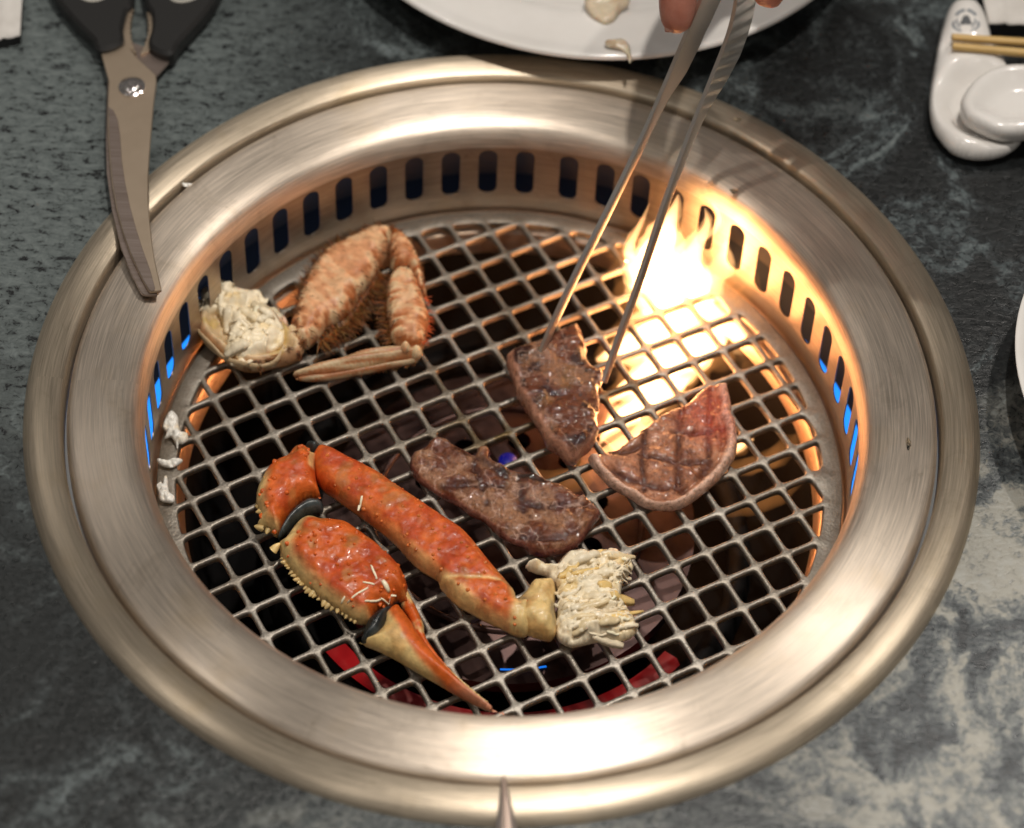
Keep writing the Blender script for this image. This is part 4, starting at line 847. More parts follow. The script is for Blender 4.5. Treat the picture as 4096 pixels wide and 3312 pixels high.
crumb('crab_crumb', 'tiny white shred lying in the groove of the steel ring', reg(0, 0, 1.335, [(965, 985), (990, 978), (1028, 980), (1020, 995), (985, 998)]), 0.0012, 231, base=0.0020)
# shreds scattered on the orange claw and leg
def shred(o, ax, ay, bx, by, w, label):
    a, b = PG(ax, ay, 0.016), PG(bx, by, 0.016); n = 7; vs = []; fs = []; cs = []
    for i in range(n):
        p = a.lerp(b, i / (n - 1)); loc, nr = surface_hit(o, Vector((p.x, p.y, 0.06)))
        if not loc: loc, nr = p, Vector((0, 0, 1))
        # stand where the camera ray meets the shell
        d = ((b - a).cross(nr)).normalized(); ww = w * (0.55 + 0.45 * math.sin(math.pi * (i + 0.6) / n))
        for k in range(6): t = 2 * math.pi * k / 6; vs.append(loc + nr * 0.0002 + d * math.cos(t) * ww + nr * math.sin(t) * ww * 0.7); cs.append(tuple(WHITE * 1.15))
    for i in range(n - 1):
        for k in range(6): j = (k + 1) % 6; fs.append((i * 6 + k, i * 6 + j, i * 6 + 6 + j, i * 6 + 6 + k))
    fs += [tuple(range(6)), tuple(range((n - 1) * 6, n * 6))]
    return tag(mesh_obj('crab_shred', vs, fs, M_flesh, None, True, col=np.array(cs)), label, 'crab meat', 'white shreds on the orange crab claw')
for (ax, ay), (bx, by), w, lb in (((1130, 650), (1200, 800), 0.0005, 'short slanting white shred, farthest up the orange claw palm'), ((1040, 830), (1170, 855), 0.0005, 'small white shred lying above the longest shred on the claw'),
        ((870, 1015), (1100, 890), 0.0005, 'longest straight white shred lying across the orange claw palm'), ((1060, 1030), (1240, 950), 0.0006, 'white shred forming one arm of a bent pair beside the claw hinge'),
        ((1240, 945), (1415, 965), 0.0006, 'white shred reaching the claw edge, other arm of the bent pair'), ((1260, 810), (1330, 890), 0.0011, 'fattest white flake on the orange claw palm'), ((800, 1000), (840, 960), 0.0005, 'tiniest white speck of crab meat at the end of the longest shred')):
    q = C5([(ax, ay), (bx, by)]); shred(claw, *q[0], *q[1], w, lb)
q = reg(980, 1740, 2.893, [(1355, 700), (1310, 880)]); shred(leg, *q[0], *q[1], 0.0007, 'broad white shred of crab meat stuck on the orange leg')

# ================================================================== TONGS
M_tong = NT('tong_steel'); v = M_tong.coord(); nn = M_tong.noise(v, 500, 3); M_tong.set(Base_Color=(0.74, 0.70, 0.65), Metallic=1.0, Roughness=M_tong.ramp(nn, [(0.3, 0.34), (0.7, 0.40)])); M_tong = M_tong.m
def strip(name, path, widths, thick, side, mat, parent, ribs=None):
    pts = resample(path, 0.0015, closed=False); n = len(pts); vs = []; fs = []
    ww = np.interp(np.linspace(0, 1, n), [a for a, _ in widths], [b for _, b in widths]); th = np.interp(np.linspace(0, 1, n), [a for a, _ in thick], [b for _, b in thick])
    offs = np.interp(np.linspace(0, 1, n), [a for a, _ in side], [b for _, b in side]) if not isinstance(side, Vector) else np.zeros(n)
    for i, p in enumerate(pts):
        ax = (pts[min(i + 1, n - 1)] - pts[max(i - 1, 0)]).normalized()
        nrm = (TN - ax * TN.dot(ax)).normalized(); wd = ax.cross(nrm).normalized()
        if wd.dot(C0 - p) < 0: wd = -wd
        w, t = ww[i], th[i]; c = p - wd * w / 2
        rb = 0.0
        if ribs: 
            for k0, k1, per, amp in ribs:
                if k0 < i / n < k1: rb = amp * math.sin(2 * math.pi * i / per)
        for a, b in ((0.5, 0.42), (0.42, 0.5), (-0.42, 0.5), (-0.5, 0.42), (-0.5, -0.42), (-0.42, -0.5), (0.42, -0.5), (0.5, -0.42)):
            vs.append(c + wd * w * a + nrm * (t * b + (rb if b > 0 and abs(a) < 0.45 else 0)))
    for i in range(n - 1):
        for k in range(8): j = (k + 1) % 8; fs.append((i * 8 + k, i * 8 + j, i * 8 + 8 + j, i * 8 + 8 + k))
    fs += [tuple(range(8)), tuple((n - 1) * 8 + k for k in range(8))]
    return mesh_obj(name, vs, fs, mat, parent, True, sharp=35)
tongs = thing('tongs', 'long steel grill tongs held in a hand and gripping a beef slice', 'tongs')
ztop = 0.125
lA = [V(1128, 745, -0.0335), V(1150, 690, -0.024), V(1205, 570, -0.003), V(1275, 430, 0.020), V(1345, 285, 0.044), V(1400, 160, 0.070), V(1440, 65, 0.093), V(1475, -20, 0.113), V(1500, -110, 0.132), V(1535, -260, 0.165)]
lB = [V(1262, 800, -0.0365), V(1285, 730, -0.028), V(1335, 590, -0.006), V(1385, 440, 0.018), V(1440, 290, 0.044), V(1490, 165, 0.070), V(1528, 65, 0.093), V(1545, -20, 0.113), V(1548, -110, 0.132), V(1545, -260, 0.165)]
TN = (Vector((1, 0, 0)) * 0.72 + (C0 - lA[5]).normalized() * 0.62).normalized()
wl = [(0, 0.0026), (0.06, 0.0034), (0.35, 0.0038), (0.47, 0.0044), (0.53, 0.0064), (0.58, 0.0115), (0.63, 0.0150), (0.8, 0.016), (1, 0.014)]
tk = [(0, 0.0018), (0.1, 0.0023), (0.6, 0.0022), (1, 0.0020)]
strip('tong_arm', lA, wl, tk, Vector(), M_tong, tongs, ribs=[(0.02, 0.17, 2.2, 0.00015)])
strip('tong_arm', lB, wl, tk, Vector(), M_tong, tongs, ribs=[(0.52, 0.9, 4.3, 0.0004)])

# ================================================================== HAND
t = NT('skin'); v = t.coord(); n1 = t.noise(v, 120, 4); n2 = t.noise(v, 900, 3)
t.set(Base_Color=t.ramp(n1, [(0.3, (0.36, 0.13, 0.085)), (0.7, (0.46, 0.20, 0.14))]), Roughness=0.42, Subsurface_Weight=0.3, Subsurface_Radius=(1, 0.35, 0.2), Subsurface_Scale=0.004); t.bump(n2, 0.35, 0.0005); M_skin = t.m
def skin_body(name, chains, mat, root=0):
    bm = bmesh.new(); lay = bm.verts.layers.skin.verify(); vid = {}
    def vert(key, p, r):
        if key in vid: return vid[key]
        q = bm.verts.new(p); q[lay].radius = r if isinstance(r, tuple) else (r, r); vid[key] = q; return q
    for ch in chains:
        prev = None
        for key, p, r in ch:
            q = vert(key, p, r)
            if prev is not None and prev is not q: bm.edges.new((prev, q))
            prev = q
    bm.verts.ensure_lookup_table(); bm.verts[root][lay].use_root = True
    me = bpy.data.meshes.new(name); bm.to_mesh(me); bm.free(); o = bpy.data.objects.new(name, me); COL.objects.link(o)
    m = o.modifiers.new('skin', 'SKIN'); m.use_smooth_shade = True; s = o.modifiers.new('sub', 'SUBSURF'); s.levels = 2; s.render_levels = 2
    me.materials.append(mat); return o
tipT, tipI = V(1418, 74, 0.093), V(1603, 14, 0.100)
wrist = Vector((0.135, 0.265, 0.190)); palm = Vector((0.118, 0.215, 0.168))
k1, k2, k3, k4 = Vector((0.128, 0.180, 0.168)), Vector((0.142, 0.184, 0.160)), Vector((0.156, 0.192, 0.154)), Vector((0.166, 0.204, 0.150))
chains = [[('a3', Vector((0.22, 0.62, 0.36)), (0.042, 0.036)), ('a2', Vector((0.185, 0.45, 0.285)), (0.038, 0.032)), ('a1', Vector((0.155, 0.33, 0.225)), (0.031, 0.025)), ('w', wrist, (0.028, 0.021)), ('p', palm, (0.034, 0.018))],
    [('p', palm, 0), ('k1', k1, 0.0105), ('i1', Vector((0.120, 0.150, 0.150)), 0.0092), ('i2', Vector((0.112, 0.142, 0.122)), 0.0082), ('i3', tipI + Vector((0.001, 0.003, 0.006)), 0.0076), ('i4', tipI, 0.0062)],
    [('p', palm, 0), ('k2', k2, 0.0105), ('m1', Vector((0.138, 0.152, 0.140)), 0.0094), ('m2', Vector((0.126, 0.150, 0.118)), 0.0086), ('m3', Vector((0.117, 0.158, 0.106)), 0.0072)],
    [('p', palm, 0), ('k3', k3, 0.0100), ('r1', Vector((0.152, 0.164, 0.134)), 0.0090), ('r2', Vector((0.138, 0.164, 0.114)), 0.0082), ('r3', Vector((0.128, 0.172, 0.106)), 0.0068)],
    [('p', palm, 0), ('k4', k4, 0.0092), ('q1', Vector((0.164, 0.180, 0.130)), 0.0080), ('q2', Vector((0.152, 0.178, 0.112)), 0.0072), ('q3', Vector((0.144, 0.186, 0.104)), 0.0060)],
    [('p', palm, 0), ('t0', Vector((0.094, 0.214, 0.160)), 0.0150), ('t1', Vector((0.076, 0.178, 0.146)), 0.0118), ('t2', Vector((0.067, 0.146, 0.120)), 0.0096), ('t3', tipT + Vector((-0.0005, 0.006, 0.010)), 0.0086), ('t4', tipT, 0.0058)]]
hand = skin_body('hand', chains, M_skin, root=3); tag(hand, 'bare hand pinching the steel tongs above the white plate', 'hand')
M_nail = simple('nail', (0.62, 0.36, 0.29), 0.25)
def nail(p, axis, out, l, w, parent):
    axis = axis.normalized(); out = (out - axis * out.dot(axis)).normalized(); sd = axis.cross(out); vs = []; fs = []
    for i in range(7):
        u = -1 + 2 * i / 6
        for j in range(7):
            s = -1 + 2 * j / 6; vs.append(p + axis * l * u * (1 - 0.12 * s * s) + sd * w * s * (1 - 0.1 * u * u) + out * (0.0007 - 0.0022 * s * s - 0.0006 * u * u))
    for i in range(6):
        for j in range(6): a = i * 7 + j; fs.append((a, a + 1, a + 8, a + 7))
    o = mesh_obj('fingernail', vs, fs, M_nail, parent, True); m = o.modifiers.new('s', 'SOLIDIFY'); m.thickness = 0.0005; return o
ta = (tipT - Vector((0.067, 0.146, 0.120))).normalized(); to = Vector((-0.9, -0.42, 0.05)); to = (to - ta * to.dot(ta)).normalized()
nail(tipT - ta * 0.0065 + to * 0.0052, ta, to, 0.0050, 0.0040, hand)

# ================================================================== PLATE AND SCRAPS
M_ceramic = NT('white_glaze'); nn = M_ceramic.noise(M_ceramic.coord(), 40, 3); M_ceramic.set(Base_Color=M_ceramic.ramp(nn, [(0.3, (0.73, 0.70, 0.66)), (0.7, (0.79, 0.765, 0.73))]), Roughness=0.16, Coat_Weight=0.3, Coat_Roughness=0.05); M_ceramic = M_ceramic.m
pc = (0.03455, 0.31703); PR = 0.1362
prof = smooth_prof([(0.0, 0.0095), (0.07, 0.0095), (0.088, 0.0105), (0.0975, 0.0135), (0.104, 0.0165), (0.115, 0.0182), (0.126, 0.0200), (0.1318, 0.0218), (0.1348, 0.0226), (PR, 0.0215), (0.1350, 0.0195), (0.122, 0.0150), (0.105, 0.0105), (0.085, 0.0055), (0.078, 0.0012), (0.075, 0.0002), (0.072, 0.0016), (0.068, 0.0045), (0.0, 0.0050)], 5)
plate = lathe('plate', [(max(p.x, 0.0), p.y) for p in prof], M_ceramic, None, 200, center=pc)
tag(plate, 'large round white plate with scraps of fat behind the grill', 'plate')
M_scrap = organic('fat_scrap', 0.25, 0.4, bump=0.4, spread=0.12)
def scrap(label, outline, h, base, seed):
    o = inflate('fat_scrap', outline, h * 0.35, h, 0.0, h * 1.2, M_scrap, None, lambda v, d, t: mixc((0.62, 0.52, 0.38), (0.40, 0.26, 0.12), sstep(0.2, 0.8, fbm(v, 150, seed)) * 0.6), lambda A, d, T: 0.0008 * vnoise(T, 250, seed + 1), step=0.0008, base=base)
    tag(o, label, 'food scrap', 'pale scraps on the white plate')
Z6 = lambda q: reg(1900, 0, 1.6515, q)
scrap('thick pale scrap of fat in the middle of the white plate', Z6([(725, 40), (740, -30), (850, -70), (1000, -30), (1020, 30), (960, 80), (920, 140), (860, 165), (790, 130), (750, 90)]), 0.005, 0.0160, 301)
scrap('thin translucent scrap of fat hanging over the plate rim', Z6([(860, 275), (900, 262), (970, 258), (1010, 285), (1025, 330), (1035, 390), (1020, 420), (1005, 370), (965, 335), (900, 318), (865, 305)]), 0.0022, 0.0222, 311)

# ================================================================== SCISSORS
M_blade = NT('scissor_blade_steel'); v = M_blade.coord(); nn = M_blade.noise(v, 60, 3); M_blade.set(Base_Color=M_blade.ramp(nn, [(0.3, (0.58, 0.46, 0.34)), (0.7, (0.66, 0.53, 0.40))]), Metallic=1.0, Roughness=0.42); M_blade = M_blade.m
M_edge = NT('ground_edge_steel'); v = M_edge.coord((1, 1, 1)); nn = M_edge.noise(M_edge.coord((30, 900, 30), (0, 0, 0.25)), 1, 3); M_edge.set(Base_Color=M_edge.ramp(nn, [(0.3, (0.30, 0.235, 0.20)), (0.7, (0.42, 0.34, 0.30))]), Metallic=1.0, Roughness=0.42); M_edge = M_edge.m
M_black = NT('black_plastic'); M_black.set(Base_Color=(0.010, 0.0095, 0.009), Roughness=0.5); M_black.bump(M_black.noise(M_black.coord(), 900, 2), 0.25, 0.0003); M_black = M_black.m
sciss = thing('kitchen_scissors', 'kitchen scissors with black handles resting their blades on the steel ring', 'scissors')
Z1 = lambda q: reg(0, 0, 1.335, q)
# scissors plane: handles on the table, blade tips resting on the ring
SP0 = PX(290 / 1.335, 160 / 1.335, 0.0060); SP1 = PX(800 / 1.335, 1560 / 1.335, 0.0085)
sdir = (SP1 - SP0).normalized(); sside = sdir.cross(Vector((0, 0, 1))).normalized(); snrm = sside.cross(sdir).normalized()
if snrm.z < 0: snrm = -snrm
def PS(x, y, off=0.0):                             # pixel (zoom 1 units) -> point on the scissors plane lifted by off
    x, y = x / 1.335, y / 1.335; d = (x - 2048) / CAM_F * RT - (y - 1656) / CAM_F * UP + FW
    o_ = SP0 + snrm * off; return C0 + d * ((o_ - C0).dot(snrm) / d.dot(snrm))
def sheet(name, outline, holes, lo, hi, mat, parent, bevel=0.0004, cat=True, step=0.0012):
    """flat plate on the scissors plane between offsets lo and hi, with bevelled rim"""
    O = Matrix((sside, sdir, snrm)); Oi = O.transposed()
    def loc(q): p = PS(*q, (lo + hi) / 2); w_ = O @ (p - SP0); return (w_.x, w_.y)
    ou = [tuple(p) for p in resample([Vector(loc(q)) for q in outline], step, cat=cat)]
    if sum(ou[i][0] * ou[(i + 1) % len(ou)][1] - ou[(i + 1) % len(ou)][0] * ou[i][1] for i in range(len(ou))) < 0: ou = ou[::-1]
    hs = []
    for h in holes:
        hh = [tuple(p) for p in resample([Vector(loc(q)) for q in h], step, cat=cat)]
        if sum(hh[i][0] * hh[(i + 1) % len(hh)][1] - hh[(i + 1) % len(hh)][0] * hh[i][1] for i in range(len(hh))) < 0: hh = hh[::-1]
        hs.append(hh)
    pv, pf, loops, ol = plate_with_holes(ou, hs); N = len(pv); vs = []; fs = []
    for z in (hi, lo): vs += [Vector((x, y, z)) for x, y in pv]
    fs += list(pf) + [tuple(N + i for i in reversed(f)) for f in pf]
    for lp in [ol] + loops:
        isout = lp is ol; P = [Vector(pv[i]) for i in lp]; m = len(lp); mid_ = []
        rows = []
        for z in (hi - bevel, lo + bevel):
            row = []
            for i in range(m):
                tg = P[(i + 1) % m] - P[i - 1]; nr = Vector((tg.y, -tg.x)); nr = nr.normalized() if nr.length > 1e-9 else nr
                q = P[i] + nr * bevel * (1 if isout else -1); row.append(len(vs)); vs.append(Vector((q.x, q.y, z)))
            rows.append(row)
        seq = [lp] + rows + [[N + i for i in lp]]
        for a, b in zip(seq[:-1], seq[1:]):
            for i in range(m): j = (i + 1) % m; fs.append((a[i], a[j], b[j], b[i]))
    W = [SP0 + Oi @ v_ for v_ in vs]
    return mesh_obj(name, W, fs, mat, parent, True, sharp=30)
# rear blade (offset left), front blade, ground bevel
sheet('blade', [(578, 430), (572, 600), (568, 760), (572, 930), (600, 1130), (650, 1330), (700, 1460), (755, 1565), (770, 1577), (835, 1578), (850, 1560), (800, 1400), (790, 900), (820, 430), (905, 330), (905, 310), (810, 270), (700, 230)], [], -0.0016, -0.0001, M_edge, sciss, 0.0002, cat=False)
fb = [(545, 292), (650, 258), (690, 262), (725, 312), (830, 408), (833, 440), (818, 560), (806, 700), (796, 820), (788, 940), (788, 1060), (796, 1180), (808, 1290), (822, 1390), (840, 1470), (860, 1555), (800, 1560), (760, 1490), (700, 1360), (660, 1250), (625, 1120), (603, 1000), (590, 880), (582, 760), (578, 640), (580, 560), (585, 440)]
sheet('blade', fb, [], 0.0003, 0.0020, M_blade, sciss, 0.0003, cat=False)
sheet('ground_edge', [(580, 572), (605, 590), (628, 640), (640, 720), (650, 860), (668, 980), (695, 1110), (725, 1220), (760, 1330), (800, 1440), (830, 1550), (803, 1556), (762, 1486), (703, 1356), (664, 1250), (630, 1120), (607, 1000), (594, 880), (586, 760), (582, 640)], [], 0.0019, 0.0024, M_edge, sciss, 0.0001, cat=False)
# gripping jaws with teeth
def jaw(pts_out, t0, t1, n, lo, hi, side):
    teeth = []
    for i in range(n + 1):
        x = t0[0] + (t1[0] - t0[0]) * i / n + side * 26 * math.sin(math.pi * i / n); y = t0[1] + (t1[1] - t0[1]) * i / n; teeth += [(x, y), (x - side * 12, y + (t1[1] - t0[1]) / n * 0.5)] if i < n else [(x, y)]
    return sheet('toothed_jaw', pts_out + teeth, [], lo, hi, M_blade, sciss, 0.0002, cat=False, step=0.0006)
jaw([(700, 270), (645, 262), (640, 180), (665, 80), (692, 40)], (704, 50), (725, 300), 9, -0.0014, 0.0016, -1)
jaw([(812, 270), (828, 180), (826, 90), (806, 60)], (796, 70), (752, 300), 9, -0.0012, 0.0014, 1)
# handles: outlines run on beyond the picture to closed finger loops
hl = [(545, 288), (520, 240), (440, 160), (370, 80), (310, 0), (270, -90), (265, -200), (320, -300), (430, -345), (560, -330), (660, -240), (700, -120), (700, 0), (690, 60), (668, 80), (642, 180), (640, 255)]
hr = [(905, 312), (940, 260), (1010, 180), (1090, 90), (1150, 0), (1180, -90), (1180, -200), (1120, -300), (1010, -340), (890, -320), (800, -220), (780, -110), (790, 0), (806, 60), (830, 100), (834, 180), (818, 270)]
sheet('handle', hl, [[(400, -10), (470, 38), (550, 30), (605, -30), (620, -130), (560, -230), (460, -260), (370, -220), (345, -120)]], -0.0045, 0.0052, M_black, sciss, 0.0016)
sheet('handle', hr, [[(880, -20), (930, 38), (1000, 42), (1070, 10), (1110, -70), (1100, -180), (1020, -250), (930, -240), (860, -160), (850, -80)]], -0.0045, 0.0052, M_black, sciss, 0.0016)
M_rim = simple('pale_handle_lining', (0.42, 0.40, 0.35), 0.45)
for h in ([(400, -10), (470, 38), (550, 30), (605, -30), (620, -130), (560, -230), (460, -260), (370, -220), (345, -120)], [(880, -20), (930, 38), (1000, 42), (1070, 10), (1110, -70), (1100, -180), (1020, -250), (930, -240), (860, -160), (850, -80)]):
    cxm, cym = sum(q[0] for q in h) / len(h), sum(q[1] for q in h) / len(h)
    sheet('handle_lining', [(cxm + (x - cxm) * 1.01, cym + (y - cym) * 1.01) for x, y in h], [[(cxm + (x - cxm) * 0.93, cym + (y - cym) * 0.93) for x, y in h]], -0.0035, 0.0056, M_rim, sciss, 0.0003)
# pivot screw
pv_ = PS(705, 468, 0.0020); M_chrome = simple('chrome', (0.62, 0.58, 0.56), 0.14, 1.0)
rot = snrm.to_track_quat('Z', 'Y').to_matrix().to_4x4()
def turned(name, prof, mat, origin, parent, n=40):
    o = lathe(name, prof, mat, parent, n, sharp=40); o.matrix_basis = Matrix.Translation(origin) @ rot; return o
vs = []; fs = []; nT = 72
for i in range(nT):
    a = 2 * math.pi * i / nT; r = 0.0062 if i % 2 else 0.0059
    for rr, z in ((r, 0.0), (r, 0.0007), (0.0052, 0.0011), (0.0046, 0.0011)): vs.append((rr * math.cos(a), rr * math.sin(a), z))
for i in range(nT):
    j = (i + 1) % nT
    for k in range(3): fs.append((i * 4 + k, j * 4 + k, j * 4 + k + 1, i * 4 + k + 1))
o = mesh_obj('pivot_washer', vs, fs, M_chrome, sciss, True, sharp=25); o.matrix_basis = Matrix.Translation(pv_) @ rot
turned('pivot_screw', [(0.0048, 0.0008), (0.0047, 0.0018), (0.0038, 0.0026), (0.0030, 0.0028), (0.0028, 0.0024), (0.0020, 0.0024), (0.0018, 0.0031), (0.0010, 0.0034), (0.0, 0.0034)], M_chrome, pv_, sciss)

# ================================================================== CERAMIC REST, SPOON, CHOPSTICKS, PAPER, BOWL
Z8 = lambda q: reg(3400, 0, 1.929, q)
rest = thing('ceramic_rest', 'white glazed comma shaped spoon and chopstick rest with a grey crest', 'utensil rest')
roO = Z8([(880, 0), (800, 20), (755, 80), (720, 180), (690, 290), (665, 420), (640, 560), (620, 680), (610, 800), (620, 920), (650, 1020), (710, 1110), (790, 1190), (890, 1235), (1000, 1250), (1120, 1240), (1230, 1200), (1310, 1130), (1340, 1060), (1420, 1010), (1500, 850), (1450, 680), (1330, 560), (1210, 520), (1180, 450), (1120, 410), (1090, 300), (1060, 190), (1020, 90), (960, 20)])
wc = PX(*Z8([(1090, 780)])[0], 0.012)
def dispR(A, d, T):
    r = np.hypot(A[:, 0] - wc.x, (A[:, 1] - wc.y)); bowl = -0.0085 * (1 - sstep(0.016, 0.029, r))
    g = PX(*Z8([(900, 345)])[0], 0.012); groove = -0.0022 * np.exp(-((A[:, 1] - g.y) / 0.0060) ** 2) * (1 - sstep(0.02, 0.04, -(A[:, 1] - g.y) * 1.0))
    return bowl + groove
inflate('rest_body', roO, 0.006, 0.0145, 0.0, 0.0105, M_ceramic, rest, lambda v, d, t: np.ones((len(v), 3)) * 0.75, dispR, step=0.0010, base=0.0, iny=0.002)
# printed crest: rings and leaf like marks, flat on the glaze
M_ink = simple('grey_blue_ink', (0.20, 0.225, 0.25), 0.3); M_ink2 = simple('dark_grey_ink', (0.115, 0.12, 0.125), 0.3)
body = rest.children[0]
def decal(px_polys, mat, lift):
    vs = []; fs = []
    for poly in px_polys:
        i0 = len(vs)
        for x, y in poly:
            p = PX(3680 + x / 4.132, y / 4.132, 0.012); d = (p - C0).normalized()
            ok, loc, nr, _ = body.ray_cast(C0, d); vs.append((loc if ok else p) + (nr if ok else Vector((0, 0, 1))) * lift)
        fs.append(tuple(range(i0, len(vs))))
    o = mesh_obj('printed_crest', vs, fs, mat, rest, False); return o
def arc_poly(cx, cy, rx, ry, a0, a1, w, n=14):
    o_ = []
    for k in range(n + 1): a = math.radians(a0 + (a1 - a0) * k / n); o_.append((cx + rx * math.cos(a), cy - ry * math.sin(a)))
    for k in range(n, -1, -1): a = math.radians(a0 + (a1 - a0) * k / n); o_.append((cx + (rx - w) * math.cos(a), cy - (ry - w) * math.sin(a)))
    return o_
bpy.context.view_layer.update()
cx, cy = 760, 340; segs = []
for a0, a1, w, rx in ((28, 84, 46, 205), (96, 152, 46, 205),): segs.append(arc_poly(cx, cy, rx, 195, a0, a1, w))
for k in range(7):
    for sgn in (1, -1):
        a = -8 - k * 9; x = cx + sgn * (200 + 34 * math.sin(k * 0.5)) * math.cos(math.radians(a)); y = cy - 190 * math.sin(math.radians(a))
        segs.append([(x + 26 * math.cos(q * math.pi / 5 + 0.4), y + 17 * math.sin(q * math.pi / 5)) for q in range(10)])
        x2, y2 = cx + sgn * 150 * math.cos(math.radians(a + 14)), cy - 140 * math.sin(math.radians(a + 14)); segs.append([(x2 + 17 * math.cos(q * math.pi / 5), y2 + 14 * math.sin(q * math.pi / 5)) for q in range(10)])
decal(segs, M_ink, 0.00012)
decal([[(700, 300), (735, 258), (790, 258), (822, 300), (835, 350), (870, 395), (820, 410), (760, 402), (700, 412), (650, 398), (684, 350)]], M_ink2, 0.00025)
# spoon
spoon = thing('ceramic_spoon', 'white ceramic soup spoon lying in the hollow of the rest', 'spoon')
spO = Z8([(850, 800), (900, 690), (980, 600), (1080, 540), (1200, 505), (1343, 500), (1500, 510), (1640, 560), (1720, 660), (1740, 760), (1700, 880), (1600, 980), (1450, 1030), (1300, 1050), (1160, 1045), (1040, 1000), (940, 950), (880, 900)])
sc_c = PX(*Z8([(1300, 780)])[0], 0.024)
def dispS(A, d, T): return -0.0060 * sstep(0.0015, 0.0150, d)
inflate('spoon_bowl', spO, 0.018, 0.0225, 0.0085, 0.006, M_ceramic, spoon, lambda v, d, t: np.ones((len(v), 3)) * 0.75, dispS, step=0.0010, base=0.0, iny=0.001)
a = PX(*Z8([(1690, 760)])[0], 0.0195); vs = []; fs = []; n = 12
for i in range(n):
    p = a + Vector((0.075 * i / (n - 1) - 0.004, 0.006 * i / (n - 1), 0.010 * (i / (n - 1)) ** 1.4)); w = 0.0075 - 0.001 * math.sin(math.pi * i / n)
    for k in range(10): t_ = 2 * math.pi * k / 10; vs.append(p + Vector((0, math.cos(t_) * w, math.sin(t_) * 0.0026 + 0.0012 * math.cos(t_) ** 2)))
for i in range(n - 1):
    for k in range(10): j = (k + 1) % 10; fs.append((i * 10 + k, i * 10 + j, i * 10 + 10 + j, i * 10 + 10 + k))
fs += [tuple(range(10)), tuple((n - 1) * 10 + k for k in range(10))]
mesh_obj('spoon_handle', vs, fs, M_ceramic, spoon, True)
# chopsticks
t = NT('bamboo'); v = t.coord((25, 900, 900)); n1 = t.noise(v, 1, 3); t.set(Base_Color=t.ramp(n1, [(0.3, (0.52, 0.33, 0.11)), (0.7, (0.62, 0.42, 0.16))]), Roughness=0.45); M_bamboo = t.m
Z9 = lambda x, y, z: PX(3680 + x / 4.132, y / 4.132, z)
for label, (x0, y0), (x1, y1) in (('bamboo chopstick on the rest, nearer its printed crest', (525, 618), (1719, 655)), ('bamboo chopstick on the rest, nearer the white spoon', (535, 765), (1719, 828))):
    a, b = Z9(x0, y0, 0.0165), Z9(x1, y1, 0.0165); d = (b - a).normalized(); e = a + d * 0.225; e.z = 0.0045; d = (e - a).normalized(); sd = d.cross(Vector((0, 0, 1))).normalized(); un = sd.cross(d); vs = []; fs = []
    for i in range(9):
        s_ = i / 8; p = a.lerp(e, s_); w = 0.0017 + 0.0018 * s_
        for k in range(12): th = 2 * math.pi * k / 12; c_, s2 = math.cos(th), math.sin(th); q = (abs(c_) ** 4 + abs(s2) ** 4) ** -0.25 * 0.95; vs.append(p + (sd * c_ + un * s2) * w * q)
    for i in range(8):
        for k in range(12): j = (k + 1) % 12; fs.append((i * 12 + k, i * 12 + j, i * 12 + 12 + j, i * 12 + 12 + k))
    fs += [tuple(range(12)), tuple(8 * 12 + k for k in range(12))]
    tag(mesh_obj('chopstick', vs, fs, M_bamboo, None, True, sharp=50), label, 'chopstick', 'pair of chopsticks on the ceramic rest')
# folded paper packets
t = NT('paper'); n1 = t.noise(t.coord(), 90, 4); t.set(Base_Color=t.ramp(n1, [(0.3, (0.55, 0.52, 0.48)), (0.7, (0.66, 0.63, 0.59))]), Roughness=0.7); t.bump(t.noise(t.coord(), 300, 3), 0.2, 0.0005); M_paper = t.m
M_under = simple('dark_sleeve', (0.010, 0.010, 0.011), 0.5)
def packet(name, label, corners, z, fold, cat):
    r = thing(name, label, cat)
    P = [PX(x, y, z) for x, y in corners]; n = 14; m = 8; vs = []; fs = []
    for i in range(n + 1):
        for j in range(m + 1):
            u_, w_ = i / n, j / m; p = P[0].lerp(P[1], u_).lerp(P[3].lerp(P[2], u_), w_); rid = 0.0010 * math.exp(-((u_ - fold) / 0.05) ** 2) - 0.0006 * math.exp(-((u_ - fold - 0.1) / 0.05) ** 2); vs.append(p + Vector((0, 0, rid + 0.0004 * math.sin(u_ * 9) * w_)))
    for i in range(n):
        for j in range(m): a = i * (m + 1) + j; fs.append((a, a + 1, a + m + 2, a + m + 1))
    o = mesh_obj('paper_top', vs, fs, M_paper, r, True); s = o.modifiers.new('s', 'SOLIDIFY'); s.thickness = 0.0008; s.offset = -1
    q = [Vector((p.x, p.y, 0.0)) for p in P]; zz = z - 0.0011; vs = [Vector((p.x, p.y, 0.0003)) for p in q] + [Vector((p.x, p.y, zz)) for p in q]
    mesh_obj('folded_underside', vs, [(0, 1, 2, 3), (4, 5, 6, 7), (0, 1, 5, 4), (1, 2, 6, 5), (2, 3, 7, 6), (3, 0, 4, 7)], M_under, r, False)
packet('napkin', 'folded white paper napkin by the scissor handles', [(-150, 190), (80, 140), (98, -160), (-170, -130)], 0.006, 0.72, 'napkin')
packet('paper_sleeve', 'white paper sleeve lying behind the chopsticks', [(3955, 92), (4180, 98), (4200, -120), (3905, -120)], 0.008, 0.28, 'paper sleeve')
bowl_c = (0.31421, 0.01199); br = 0.1027
